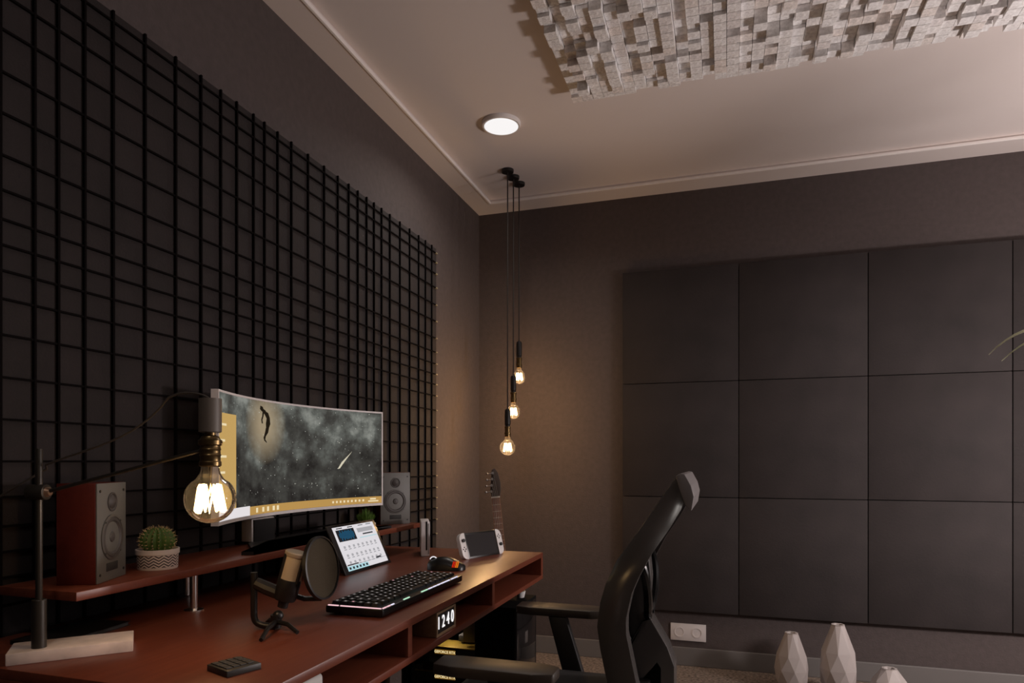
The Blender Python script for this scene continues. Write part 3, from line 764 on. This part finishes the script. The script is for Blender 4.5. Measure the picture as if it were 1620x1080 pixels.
# ------------------------------------------------------------------ desk lamp
M_marble = mat('beige_marble', (.74, .61, .54), .35, vary=.2, vscale=26)
M_lamp = mat('lamp_graphite', (.036, .030, .024), .38, metal=.35); M_head = mat('lamp_head_grey', (.13, .105, .085), .5)
lp = thing('desk_lamp', (.27, -2.80, DZ), 'desk lamp with marble foot, slim pole, tilted arm and bare globe bulb', 'lamp')
ang = math.atan2(.134, .127)
ML = Matrix.Translation((.277, -2.800, DZ)) @ Matrix.Rotation(ang, 4, 'Z')
B().box((-.0925, -.041, 0), (.0925, .041, .02), .0012, M=ML).build('foot', M_marble, lp)
PX, PYY = .254, -2.846
B().lathe([(.0112, 0), (.0112, .082), (.0104, .083), (.006, .0832)], (PX, PYY, DZ + .02), 28).build('sleeve', M_lamp, lp)
B().cyl((PX, PYY, DZ + .10), (PX, PYY, 1.113), .0054, n=20, bev=.0008).build('pole', M_lamp, lp)
jz = 1.038
hd = Vector((.541, -2.762, 0)); adir = Vector((hd.x - PX, hd.y - PYY, 0)).normalized()
B().cyl(Vector((PX, PYY, jz)) - adir * .017, Vector((PX, PYY, jz)) + adir * .014, .0135, n=28, bev=.001).build('joint', M_lamp, lp)
B().cyl(Vector((PX, PYY, jz)) + adir * .014, Vector((PX, PYY, jz)) + adir * .02, .009, .006, 20).build('joint_nut', mat('lamp_nut', (.20, .12, .08), .4, metal=.5), lp)
BR = .0418; BZ = 1.027; BT = BZ + BR * 1.36
B().tube([Vector((PX, PYY, jz)) + adir * .012, (hd.x, hd.y, BT + .030)], .0033, 12).build('arm', M_lamp, lp)
B().lathe([(.0185, .115), (.0185, .058), (.0165, .057), (.0165, .0565)], (hd.x, hd.y, BT), 32).build('head', M_head, lp)
B().lathe([(.009, .058), (.009, .052), (.014, .050), (.0165, .045), (.0195, .043), (.0195, .036), (.0165, .034), (.0165, .030), (.0175, .028), (.0165, .026), (.0165, .020), (.0178, .018), (.0165, .016), (.0165, .008),
           (.018, .006), (.018, .0), (.0155, -.002)], (hd.x, hd.y, BT), 36).build('socket', M_bronze, lp)
bulb(lp, hd.x, hd.y, BT, BR, LAMP_W, (1.0, .60, .28), 7, .0062)
cz = BT + .115
B().tube(bez((hd.x, hd.y, cz - .002), (hd.x - .01, hd.y - .003, cz + .010), (hd.x - .04, hd.y - .012, cz + .012), (hd.x - .055, hd.y - .016, cz + .008), 8)
         + bez((hd.x - .07, hd.y - .02, cz + .002), (.42, -2.80, 1.125), (.34, -2.825, 1.115), (PX + .012, PYY + .003, 1.085), 12)
         + bez((PX, PYY + .014, 1.078), (.22, -2.86, 1.05), (.18, -2.87, 1.02), (.12, -2.88, 1.00), 8), .0019, 8).build('cord', mat('lamp_cord', (.055, .042, .032), .7), lp)

# flat black notebook under the shelf behind the lamp foot
nb = thing('black_notebook', (.16, -2.70, DZ), 'thin flat black notebook lying behind the marble lamp foot', 'notebook', rz=math.radians(6))
B().box((-.055, -.09, 0), (.05, .085, .001)).box((-.055, -.09, .007), (.05, .085, .008)).box((-.056, -.09, 0), (-.053, .085, .008)).build('cover', M_blk, nb, local=True)
B().box((-.052, -.087, .001), (.047, .082, .007)).build('pages', mat('dark_pages', (.02, .018, .017), .8), nb, local=True)

# ------------------------------------------------------------------ handheld console
hc = thing('handheld_console', (.562, -1.445, DZ), 'handheld game console with white side controllers leaning at the desk corner', 'game console', rz=math.radians(-21))
SM = Matrix.Rotation(math.radians(-16), 4, 'Y')
M_joy = mat('controller_white', (.80, .77, .76), .4)
B().box((-.012, -.083, .0), (.0, .083, .092), .0015, M=SM).build('screen_body', M_blk, hc, local=True)
B().box((.0, -.076, .007), (.0006, .076, .085), M=SM).build('display', mat('console_display', (.030, .027, .028), .22), hc, local=True)
for sgn in (-1, 1):
    yin, yout = sgn * .0835, sgn * .112
    poly = [(yin, 0.0), (yin, .093)] + [(yin + (yout - yin) * (1 - math.cos(a) * 1.0) if False else yout - sgn * .022 + sgn * .022 * math.sin(a), .071 + .022 * math.cos(a)) for a in [math.radians(15 * k) for k in range(7)]] \
        + [(yout - sgn * .022 + sgn * .022 * math.cos(a), .022 - .022 * math.sin(a)) for a in [math.radians(15 * k) for k in range(7)]]
    jc = B().prism(poly, lambda a, b_, h: (h, a, b_), -.014, .002, M=SM, bev=.0012).build('side_controller', M_joy, hc, local=True)
    zst, zbt = (.066, .036) if sgn < 0 else (.036, .066)
    yc = sgn * .097
    B().cyl((.002, yc, zst), (.0075, yc, zst), .0055, .0065, 16, M=SM).build('thumbstick', M_blk, jc, local=True)
    for dy, dz in ((0, .0065), (0, -.0065), (.0065, 0), (-.0065, 0)):
        B().cyl((.002, yc + dy, zbt + dz), (.0035, yc + dy, zbt + dz), .0022, n=10, M=SM).build('button', M_blk, jc, local=True)
B().box((-.002, -.02, 0), (0, .02, .06), M=Matrix.Translation((-.052, 0, .001)) @ Matrix.Rotation(math.radians(30), 4, 'Y')).build('kickstand', M_blk, hc, local=True)

# white upright console with dark disc slot
wc = thing('upright_console', (.330, -1.451, DZ), 'slim white game console standing upright with a black disc slot', 'game console', rz=math.radians(27))
M_wc = mat('console_white', (.84, .81, .83), .4)
B().box((-.0155, -.062, 0), (.0155, .075, .124), .0025).build('case', M_wc, wc, local=True)
B().box((.0012, -.0632, .022), (.0068, -.055, .1245)).build('disc_slot', M_blk, wc, local=True)
B().box((.0085, -.0629, .008), (.0140, -.060, .118), .0006).build('trim_strip', mat('console_trim', (.42, .41, .42), .3), wc, local=True)

# ------------------------------------------------------------------ clock in the cubby
CZ = .668
ck = thing('digital_clock', (.69, -2.169, CZ), 'small wooden digital clock with white digits in the desk cubby', 'clock')
M_ckw = wood('clock_wood', (.20, .10, .05), (.26, .135, .07), .5)
B().box((.640, -2.228, CZ), (.722, -2.110, CZ + .060), .002).build('case', M_ckw, ck)
B().box((.722, -2.2275, CZ + .0005), (.7255, -2.1105, CZ + .006)).box((.722, -2.2275, CZ + .054), (.7255, -2.1105, CZ + .0595)).box((.722, -2.2275, CZ + .006), (.7255, -2.222, CZ + .054)).box((.722, -2.116, CZ + .006), (.7255, -2.1105, CZ + .054)).build('frame', mat('clock_frame', (.42, .28, .17), .5), ck)
B().box((.7205, -2.222, CZ + .006), (.7228, -2.116, CZ + .054)).build('face', mat('clock_face', (.012, .010, .010), .3), ck)
for k, dch in enumerate('1240'):
    me = text_mesh(dch, .043, .0006, .0001); me.materials.append(glow('digit_white', lin(244, 240, 240), 1.15))
    o = inst(me, 'digit', ck, (.7236 - .69, -2.2115 + k * .0282 + 2.169, CZ + .030 - CZ), (math.pi / 2, 0, math.pi / 2), (.82, 1, 1))

# white device lying in the next cubby
wd_ = thing('white_router', (.68, -2.78, CZ), 'white rounded box in the desk cubby nearest the viewer', 'router')
B().box((.60, -2.86, CZ), (.727, -2.70, CZ + .062), .010, seg=4).build('case', mat('router_white', (.62, .60, .58), .4), wd_)
B().box((.7268, -2.835, CZ + .016), (.7285, -2.725, CZ + .045), .0006).build('front_plate', mat('router_grey', (.40, .39, .38), .4), wd_)

# ------------------------------------------------------------------ PC tower under the desk
pcx0, pcx1, pcy0, pcy1, pcz0, pcz1 = .26, .70, -1.50, -1.258, .02, .585
pt = thing('pc_tower', (.48, -1.38, 0), 'black computer tower under the desk with yellow lit graphics cards', 'computer')
M_pc = mat('pc_black', (.006, .0058, .006), .85, spec=.1); M_pcin = mat('pc_inside', (.02, .018, .018), .5)
M_pcfront = mat('pc_gloss_front', (.010, .009, .009), .06)
cs = B().box((pcx0, pcy0, pcz1 - .01), (pcx1, pcy1, pcz1)).box((pcx0, pcy0, pcz0), (pcx1, pcy1, pcz0 + .01)).box((pcx0, pcy1 - .008, pcz0 + .01), (pcx1, pcy1, pcz1 - .01)) \
    .box((pcx0, pcy0, pcz0 + .01), (pcx0 + .01, pcy1 - .008, pcz1 - .01))
cs.build('case', M_pc, pt)
B().box((pcx1 - .012, pcy0, pcz0 + .01), (pcx1, pcy1 - .008, pcz1 - .01), .001).build('front_panel', M_pcfront, pt)
B().box((.545, pcy0, pcz0 + .01), (pcx1 - .012, pcy0 + .006, pcz1 - .01)).build('side_cover', mat('pc_cover', (.0012, .0012, .0012), .6, spec=.1), pt)
B().box((pcx0 + .01, pcy0, pcz0 + .01), (.545, pcy0 + .003, pcz1 - .01)).build('side_glass', clear_glass('pc_glass', (.8, .78, .76), .12, .05), pt)
B().box((pcx0 + .012, pcy1 - .03, pcz0 + .012), (.54, pcy1 - .01, pcz1 - .012)).build('motherboard', M_pcin, pt)
for xx in (pcx0 + .04, pcx1 - .04):
    for yy in (pcy0 + .03, pcy1 - .03): B().cyl((xx, yy, 0), (xx, yy, pcz0), .014, n=16).build('foot', M_pc, pt)
M_gold = mat('card_gold', (.42, .28, .05), .3, metal=.7); E_gold = glow('card_letter_glow', lin(250, 214, 110), 1.25); E_amb = glow('card_plate_glow', lin(190, 138, 40), .45)
for zc in (.405, .315):
    gc = B().box((.285, pcy0 + .022, zc - .022), (.535, pcy0 + .12, zc + .014), .003).build('graphics_card', M_pcin, pt)
    B().box((.29, pcy0 + .0215, zc + .0145), (.535, pcy0 + .119, zc + .0185)).build('gold_edge', M_gold, gc)
    B().box((.382, pcy0 + .0205, zc - .0075), (.462, pcy0 + .0218, zc + .0085)).build('name_plate', E_amb, gc)
    me = text_mesh('GEFORCE RTX', .0135, .0003, .0002); me.materials.append(glow('card_letters', lin(255, 240, 190), 1.4))
    inst(me, 'lettering', gc, (.422 - .48, pcy0 + .0200 + 1.38, zc), (math.pi / 2, 0, 0), (.92, 1, 1))
B().box((.30, pcy0 + .10, .46), (.44, pcy0 + .16, .56), .004).build('cooler', mat('cooler_grey', (.22, .20, .18), .4, metal=.5), pt)
B().box((.48, pcy0 + .05, .44), (.535, pcy0 + .07, .57), .002).build('radiator', mat('radiator_white', (.36, .33, .30), .5), pt)
B().box((.45, pcy0 + .08, .43), (.53, pcy0 + .14, .455), .003).build('memory_stick', M_pcin, pt)
for k in range(4):
    B().tube(bez((.33, pcy0 + .03, .38 - k * .028), (.285, pcy0 + .015, .37 - k * .028), (.285, pcy0 + .015, .34 - k * .028), (.33, pcy0 + .03, .335 - k * .028), 8), .006, 8).build('cable', mat('cable_grey', (.10, .09, .095), .5), pt)

# ------------------------------------------------------------------ guitar in the corner
gt_ = thing('bass_guitar', (.36, -.80, .04), 'dark four-string guitar standing upright in the corner behind the game console', 'guitar')
# local frame: origin at body bottom; +w right (along view right), +l along the neck, facing the viewer
gl = Vector((-.135, .10, 1)).normalized(); gw = Vector((.96, .28, 0)); gw = (gw - gl * gw.dot(gl)).normalized(); gn = gw.cross(gl).normalized()
if gn.y > 0: gn = -gn
gnut = Vector((.398, -.85, .925)); L_n = .86
g0 = gnut - gl * L_n
def G(w_, l_, n_): return g0 + gw * w_ + gl * l_ + gn * n_
gf = lambda a, b_, h: G(a, b_, h)
body_p = [(.0, .0), (.06, .004), (.105, .03), (.125, .08), (.115, .14), (.088, .19), (.082, .24), (.1, .30), (.112, .345), (.105, .375), (.085, .37), (.06, .325), (.03, .30),
          (-.03, .30), (-.055, .33), (-.08, .395), (-.105, .40), (-.112, .36), (-.1, .29), (-.084, .24), (-.088, .19), (-.115, .14), (-.125, .08), (-.105, .03), (-.06, .004)]
body_p = [(a * .84, b_) for a, b_ in body_p]
B().prism(body_p, gf, -.034, 0, bev=.006).build('body', mat('guitar_body', (.03, .012, .008), .2), gt_, 50)
B().prism([(.02, .08), (.085, .06), (.1, .1), (.075, .19), (.07, .25), (.095, .32), (.07, .33), (.03, .29), (.02, .2)], gf, 0, .002).build('pickguard', mat('pickguard_white', (.5, .49, .46), .35), gt_)
for l_ in (.12, .21): B().prism([(-.035, l_), (.035, l_), (.035, l_ + .025), (-.035, l_ + .025)], gf, .001, .012, bev=.002).build('pickup', M_blk, gt_)
B().prism([(-.04, .045), (.04, .045), (.04, .065), (-.04, .065)], gf, 0, .012, bev=.002).build('bridge', M_chrome, gt_)
for l_ in (.05, .09): B().cyl(G(.075, l_, .002), G(.075, l_, .014), .009, n=16).build('knob', M_chrome, gt_)
nk = B().prism([(-.026, .27), (.026, .27), (.0185, L_n), (-.0185, L_n)], gf, -.012, .010, bev=.003).build('neck', mat('neck_maple', (.22, .12, .07), .4), gt_)
B().prism([(-.0255, .29), (.0255, .29), (.0182, L_n), (-.0182, L_n)], gf, .0103, .0145).build('fingerboard', mat('fingerboard_wood', (.23, .115, .075), .45), gt_)
ln = L_n
for k in range(14):
    ln -= .031 * (.955 ** k)
    if ln < .31: break
    hw_ = .0182 + (L_n - ln) / (L_n - .29) * .0073
    B().prism([(-hw_, ln - .0012), (hw_, ln - .0012), (hw_, ln + .0012), (-hw_, ln + .0012)], gf, .0145, .0158).build('fret', mat('fret_metal', (.55, .45, .36), .35, metal=.6), gt_)
B().prism([(-.019, L_n), (.019, L_n), (.019, L_n + .006), (-.019, L_n + .006)], gf, .0, .018).build('nut', mat('nut_bone', (.62, .56, .48), .4), gt_)
B().prism([(-.018, L_n + .006), (.019, L_n + .006), (.026, L_n + .035), (.028, L_n + .07), (.020, L_n + .115), (.008, L_n + .135), (-.006, L_n + .13), (-.012, L_n + .1), (-.022, L_n + .03)], gf, -.008, .006, bev=.002).build('headstock', mat('headstock_wood', (.055, .038, .030), .35), gt_)
for k in range(4):
    l_ = L_n + .03 + k * .0275; wq = -.017 + k * .0045
    tn = B().cyl(G(wq, l_, .006), G(wq, l_, .018), .006, n=16).build('tuner_post', M_chrome, gt_)
    B().cyl(G(wq - .006, l_, -.002), G(wq - .022, l_, -.002), .0022, n=8).ball(G(wq - .024, l_, -.002), .0062, n=12).build('tuner_key', M_chrome, tn)
for k in range(4):
    w_ = -.0115 + k * .0077
    B().tube([G(w_ * 1.5, .055, .013), G(w_, L_n + .003, .0195), G(-.014 + k * .0045, L_n + .034 + k * .0265, .014)], .0007, 5).build('string', M_chrome, gt_)
gs = thing('guitar_stand', (.36, -.80, 0), 'black folding guitar stand under the guitar in the corner', 'stand')
bk = G(0, .0, -.04)
for w_ in (-.09, .09):
    B().tube([G(w_ * .55, .30, -.048), G(w_, .03, -.055), (G(w_ * 1.15, 0, -.05).x, G(w_ * 1.15, 0, -.05).y - .02, .008)], .008, 8).build('leg', M_blackmetal, gs)
    B().tube([G(w_ * .6, -.012, -.05), G(w_ * .6, -.012, .01), G(w_ * .6, .008, .014)], .006, 8).build('cradle_arm', M_blackmetal, gs)
p_ = G(0, .28, -.05)
B().tube([p_, (p_.x - .02, p_.y + .17, .008)], .008, 8).build('leg', M_blackmetal, gs)
B().tube([G(-.0625, -.012, -.05), G(.0625, -.012, -.05)], .006, 8).build('cross_bar', M_blackmetal, gs)

# ------------------------------------------------------------------ office chair
ch = thing('office_chair', (1.0, -1.97, 0), 'black office chair with reclined curved backrest and armrests, pulled up to the desk', 'chair')
M_ch = mat('chair_grey_plastic', (.060, .054, .051), .26, spec=1.0); M_chb = mat('chair_black', (.010, .009, .009), .45)
M_arm = mat('armrest_rubber', (.035, .025, .018), .5); M_cap = mat('chair_cap_grey', (.16, .145, .145), .5)
fr_ = [(1.300, 1.090), (1.276, 1.057), (1.245, 1.013), (1.197, .938), (1.148, .867), (1.122, .811), (1.109, .766), (1.102, .711), (1.109, .661), (1.122, .599), (1.140, .53), (1.150, .48)]
bk_ = [(1.322, 1.050), (1.316, 1.022), (1.300, .994), (1.264, .941), (1.225, .882), (1.198, .830), (1.184, .796), (1.172, .741), (1.172, .705), (1.194, .599), (1.212, .53), (1.222, .48)]
fr_[0] = (1.2735, 1.053); fr_[1] = (1.264, 1.040); bk_[0] = (1.297, 1.010); bk_[1] = (1.294, 1.000); bk_[2] = (1.288, .983)
def side_frame(sgn):
    b_ = B(); rows = []
    yo = -1.97 + sgn * .235; 
    for (fx, fz_), (bx_, bz_) in zip(fr_, bk_):
        q_ = min(1.0, max(0.0, (fz_ - .84) / .21)); inw = .062 * q_ * q_ * (3 - 2 * q_)
        # cross section: rounded D bulging outwards
        row = []
        for k in range(9):
            a = k / 8; x_ = fx + (bx_ - fx) * a; z_ = fz_ + (bz_ - fz_) * a
            bul = -.012 + .027 * a + .006 * math.sin(math.pi * a)
            row.append(b_.bm.verts.new((x_, yo + sgn * (bul - .020 - inw), z_)))
        for k in range(8, -1, -2):
            a = k / 8; row.append(b_.bm.verts.new((fx + (bx_ - fx) * a, yo - sgn * (.050 + inw), fz_ + (bz_ - fz_) * a)))
        rows.append(row)
    n_ = len(rows[0])
    for a, c_ in zip(rows, rows[1:]):
        for k in range(n_): b_.bm.faces.new((a[k], a[(k + 1) % n_], c_[(k + 1) % n_], c_[k]))
    b_.bm.faces.new(rows[0]); b_.bm.faces.new(rows[-1][::-1])
    bmesh.ops.recalc_face_normals(b_.bm, faces=b_.bm.faces[:])
    return b_.build('back_frame', M_ch, ch, 50)
side_frame(-1); side_frame(1)
# top rail with its turned-over lip, mesh between the frames, lower rail
top_p = [(1.2765, 1.058), (1.286, 1.064), (1.296, 1.062), (1.310, 1.036), (1.316, 1.012), (1.311, .980), (1.300, .989), (1.296, .995), (1.284, 1.03)]
B().prism(top_p, lambda a, b_, h: (a, h, b_), -2.150, -1.790, bev=.002).build('top_rail', M_cap, ch)
ms_ = B(); rows = []
for (fx, fz_) in fr_[1:]:
    q_ = min(1.0, max(0.0, (fz_ - .84) / .21)); inw = .062 * q_ * q_ * (3 - 2 * q_)
    rows.append([ms_.bm.verts.new((fx + .014 + .012 * math.cos(math.pi * (k / 8 - .5)), -1.97 + (k / 4 - 1) * (.19 - inw), fz_)) for k in range(9)])
for a, c_ in zip(rows, rows[1:]):
    for k in range(8): ms_.bm.faces.new((a[k], a[k + 1], c_[k + 1], c_[k]))
mo_ = ms_.build('back_mesh', mat('chair_mesh', (.012, .011, .011), .8, bump=.6, bscale=500), ch, 60)
sm = mo_.modifiers.new('thickness', 'SOLIDIFY'); sm.thickness = .004
B().prism([(1.150, .48), (1.222, .48), (1.205, .55), (1.137, .55)], lambda a, b_, h: (a, h, b_), -2.17, -1.77, bev=.004).build('bottom_rail', M_chb, ch)
# rear lumbar loop and spine
sp_poly = [(1.150, .80), (1.176, .845), (1.200, .86), (1.206, .80), (1.202, .745), (1.190, .715), (1.206, .70), (1.214, .675), (1.200, .60), (1.180, .598), (1.150, .655), (1.140, .70)]
B().prism(sp_poly, lambda a, b_, h: (a, h, b_), -2.00, -1.94, bev=.006).build('spine', M_ch, ch)
B().tube(bez((1.180, -2.09, .86), (1.212, -2.09, .83), (1.206, -2.06, .74), (1.198, -2.0, .705), 10), .011, 10).build('lumbar_loop', mat('chair_gloss', (.006, .006, .006), .12), ch)
B().tube(bez((1.180, -1.85, .86), (1.212, -1.85, .83), (1.206, -1.88, .74), (1.198, -1.94, .705), 10), .011, 10).build('lumbar_loop', mat('chair_gloss', (.006, .006, .006), .12), ch)
low = [(1.185, .692), (1.206, .700), (1.247, .632), (1.262, .585), (1.262, .50), (1.24, .44), (1.16, .40), (1.05, .385), (1.05, .36), (1.17, .37), (1.23, .40)]
B().prism([(1.185, .692), (1.206, .700), (1.247, .632), (1.264, .585), (1.264, .50), (1.24, .43), (1.15, .385), (1.02, .375), (1.02, .350), (1.16, .355), (1.255, .41), (1.287, .50), (1.287, .595), (1.268, .640), (1.222, .712)][:9][::-1]
          + [(1.185, .692)][:0] + [(1.02, .395), (1.14, .405), (1.215, .45), (1.235, .51), (1.235, .58), (1.222, .60)], lambda a, b_, h: (a, h, b_), -2.01, -1.93, bev=.004).build('back_support', M_ch, ch)
# armrests
for y in (-2.285, -1.655):
    ar = B().prism([(.755, y - .035), (.752, y + .035), (.80, y + .045), (.99, y + .045), (1.035, y + .03), (1.035, y - .03), (.99, y - .045), (.80, y - .045)],
                   lambda a, b_, h: (a, b_, h), .612, .638, bev=.006).build('armrest', M_arm, ch)
    yy = y + (.03 if y < -2 else -.03)
    B().prism([(.862, .612), (.918, .612), (.985, .40), (.985, .36), (.925, .36), (.92, .40)], lambda a, b_, h: (a, h, b_), yy - .014, yy + .014, bev=.003).build('arm_post', M_chb, ch)
    B().box((.90, min(yy, -1.97), .355), (1.0, max(yy, -1.97), .385), .004).build('arm_bracket', M_chb, ch)
b = B().box((.66, -2.215, .40), (1.14, -1.725, .47), .03, seg=4); b.build('seat', mat('chair_seat_fabric', (.012, .011, .011), .9), ch, 60)
B().box((.86, -2.05, .345), (1.07, -1.89, .40), .01).build('tilt_mechanism', M_chb, ch)
B().cyl((.965, -1.97, .10), (.965, -1.97, .35), .026, .022, 24).build('gas_column', M_chb, ch)
for k in range(5):
    a = math.radians(90 + 72 * k); d_ = Vector((math.cos(a), math.sin(a), 0)); c_ = Vector((.965, -1.97, .0))
    lg = B().tube([c_ + d_ * .02 + Vector((0, 0, .115)), c_ + d_ * .18 + Vector((0, 0, .095)), c_ + d_ * .30 + Vector((0, 0, .072))], [.026, .020, .015], 10).build('base_leg', M_chb, ch)
    w0 = c_ + d_ * .30 + Vector((0, 0, .028)); nn = Vector((-d_.y, d_.x, 0))
    B().cyl(w0 - nn * .024, w0 - nn * .006, .028, n=18).cyl(w0 + nn * .006, w0 + nn * .024, .028, n=18).cyl(w0 - nn * .006, w0 + nn * .006, .008, n=10).cyl(w0 + Vector((0, 0, .0)), w0 + Vector((0, 0, .05)), .006, n=10).build('castor', M_chb, lg)

# ------------------------------------------------------------------ wall socket
so = thing('wall_socket', (1.192, 0, .132), 'white double power socket low on the back wall', 'socket')
M_sk = mat('socket_white', (.74, .69, .68), .4)
B().box((1.101, -.009, .132), (1.284, -.0003, .223), .002).build('plate', M_sk, so)
for cx in (1.147, 1.238):
    RM = Matrix.Translation((cx, -.009, .1775)) @ Matrix.Rotation(math.radians(90), 4, 'X')
    d_ = B().lathe([(.027, .0), (.027, .0022), (.0215, .0022), (.0205, -.006), (.0002, -.006)], n=32, M=RM, cap=False).build('outlet', M_sk, so)
    for dx in (-.0095, .0095):
        B().cyl((cx + dx, -.0062, .1775), (cx + dx, -.0034, .1775), .0032, n=12).build('pin_hole', M_blk, d_)
    B().box((cx - .003, -.0095, .200), (cx + .003, -.0062, .203)).build('earth_clip', mat('clip_metal', (.3, .29, .28), .3, metal=.8), d_)

# ------------------------------------------------------------------ faceted vases
M_vase = mat('vase_ceramic', (.46, .41, .395), .55)
def vase(x, y, h, R, rn, label, tw=0.0):
    t = thing('faceted_vase', (x, y, 0), label, 'vase', 'faceted ceramic vases on the floor')
    n_ = 8; lv = [(0, R * .62, 0), (h * .16, R * .90, .5), (h * .38, R, 0), (h * .62, R * .86, .5), (h * .985, rn, 0)]
    b_ = B(); rg = []
    for z_, r_, o_ in lv: rg.append([b_.bm.verts.new((r_ * math.cos(2 * math.pi * (k + o_) / n_ + tw), r_ * math.sin(2 * math.pi * (k + o_) / n_ + tw), z_)) for k in range(n_)])
    for i, (a, c_) in enumerate(zip(rg, rg[1:])):
        up = lv[i + 1][2] > lv[i][2]
        for k in range(n_):
            k1 = (k + 1) % n_
            if up: b_.bm.faces.new((a[k], a[k1], c_[k])); b_.bm.faces.new((a[k1], c_[k1], c_[k]))
            else: b_.bm.faces.new((a[k], a[k1], c_[k1])); b_.bm.faces.new((a[k], c_[k1], c_[k]))
    b_.bm.faces.new(rg[0][::-1])
    bo = b_.build('body', M_vase, t, angle=0, local=True)
    B().lathe([(rn * 1.0, h * .983), (rn * 1.02, h), (rn * .72, h), (rn * .66, h * .93), (R * .55, h * .5), (.0002, h * .45)], n=n_, M=Matrix.Rotation(tw, 4, 'Z'), cap=False).build('rim', mat('vase_rim', (.50, .45, .43), .5), t, angle=0, local=True)
vase(1.682, -.25, .274, .078, .030, 'medium faceted pale vase, leftmost on the floor', .1)
vase(1.884, -.25, .328, .083, .030, 'tallest faceted pale vase standing between two shorter ones', .25)
vase(2.098, -.25, .143, .082, .032, 'shortest faceted pale vase, rightmost on the floor', .15)

# ------------------------------------------------------------------ potted palm at the right
PXp, PYp = 2.72, -1.0
pp = thing('potted_palm', (PXp, PYp, 0), 'potted palm whose thin arching leaf tips reach in at the right edge', 'potted plant')
B().lathe([(.12, 0), (.13, .01), (.16, .30), (.165, .32), (.15, .32), (.145, .28), (.0002, .28)], (PXp, PYp, 0), 36).build('pot', mat('palm_pot', (.30, .28, .27), .5), pp)
M_leaf = mat('palm_leaf', (.34, .35, .22), .5)
def leaf(pts, wd):
    b_ = B(); prev_ = None; n_ = len(pts)
    for i, p in enumerate(pts):
        t_ = i / (n_ - 1); w_ = wd * max(.02, math.sin(math.pi * min(1, .08 + .92 * t_)) ** .7)
        tg = (pts[min(i + 1, n_ - 1)] - pts[max(i - 1, 0)]).normalized(); sdv = tg.cross(Vector((0, 0, 1)))
        sdv = sdv.normalized() if sdv.length > .05 else Vector((0, 1, 0))
        dn = Vector((0, 0, -w_ * .5))
        up_ = sdv.cross(tg).normalized() * .0008
        cur_ = [b_.bm.verts.new(p + sdv * w_ + dn), b_.bm.verts.new(p + up_), b_.bm.verts.new(p - sdv * w_ + dn), b_.bm.verts.new(p - up_)]
        if prev_:
            for k in range(4): b_.bm.faces.new((prev_[k], prev_[(k + 1) % 4], cur_[(k + 1) % 4], cur_[k]))
        prev_ = cur_
    bmesh.ops.recalc_face_normals(b_.bm, faces=b_.bm.faces[:])
    return b_.build('leaf', M_leaf, pp, 60)
crown = Vector((PXp, PYp, 1.15))
for k in range(7):
    a = 6.28 * k / 7
    st_ = B().tube(bez((PXp + .05 * math.cos(a), PYp + .05 * math.sin(a), .28), (PXp + .06 * math.cos(a), PYp + .06 * math.sin(a), .6), (PXp, PYp, .9), (PXp + .02 * math.cos(a), PYp + .02 * math.sin(a), 1.18), 8), .008, 8).build('stem', M_leaf, pp)
leaf(bez(crown, (2.66, -1.0, 1.60), (2.38, -1.0, 1.63), (2.247, -1.0, 1.458), 18), .026)
leaf(bez(crown, (2.68, -1.02, 1.58), (2.42, -1.02, 1.60), (2.278, -1.02, 1.432), 18), .021)
for k in range(16):
    a = math.radians(-75 + k * 10 + rnd.uniform(-3, 3)); L_ = rnd.uniform(.35, .5); d_ = Vector((math.cos(a), math.sin(a), 0))
    leaf(bez(crown, crown + d_ * L_ * .2 + Vector((0, 0, .4)), crown + d_ * L_ * .7 + Vector((0, 0, .45)), crown + d_ * L_ + Vector((0, 0, rnd.uniform(.1, .3))), 14), .011)

# ------------------------------------------------------------------ floor lamp added out of view to brighten the room from the right
FLX, FLY, FLZ = 3.3, -1.3, 1.10
fl_ = thing('fill_floor_lamp', (FLX, FLY, 0), 'added fill lamp with a white globe, unseen at the right of the room', 'floor lamp')
B().lathe([(.15, 0), (.15, .012), (.02, .022), (.012, .03)], (FLX, FLY, 0), 40).build('base', M_blackmetal, fl_)
B().cyl((FLX, FLY, .028), (FLX, FLY, FLZ - .15), .011, n=20).build('pole', M_blackmetal, fl_)
B().lathe([(.03, -.16), (.05, -.15), (.055, -.135)], (FLX, FLY, FLZ), 28).build('holder', M_blackmetal, fl_)
B().lathe([(max(.0002, .15 * math.cos(math.radians(a))), .15 * math.sin(math.radians(a))) for a in range(-66, 91, 12)], (FLX, FLY, FLZ), 36, cap=False).build('globe', clear_glass('globe_glass', (.95, .93, .92), .2, .3), fl_, 60)
point_light('fill_floor_light', (FLX, FLY, FLZ), FILL_W, (1.0, .895, .875), .13, fl_)

# small succulent standing on the tower beside the armrest
sx_, sy_ = .645, -1.315
su = thing('small_succulent', (sx_, sy_, .585), 'tiny green succulent in a white pot on top of the computer tower', 'potted plant')
B().lathe([(.013, 0), (.017, .018), (.018, .024), (.015, .024), (.014, .019), (.0002, .019)], (sx_ + .012, sy_, .585), 24).build('pot', mat('succulent_pot', (.7, .67, .66), .5), su)
for k in range(9):
    a = 6.283 * k / 9; e_ = .016 if k % 2 else .024
    B().tube([(sx_ + .012, sy_, .602), (sx_ + .012 + .5 * e_ * math.cos(a), sy_ + .5 * e_ * math.sin(a), .617), (sx_ + .012 + e_ * math.cos(a), sy_ + e_ * math.sin(a), .622 + (k % 3) * .004)], [.002, .004, .0006], 6).build('leaf', mat('succulent_green', (.12, .26, .05), .5), su)
B().box((.30, -1.435, .558), (.53, -1.425, .564)).build('fill_bar', glow('fill_bar_glow', (1.0, .9, .75), 3.0), pt)  # glowing bar added to go with the fill light inside the tower
point_light('tower_fill_light', (.42, -1.42, .50), 1.1, (1.0, .9, .75), .02, pt)  # added to brighten the parts inside the tower
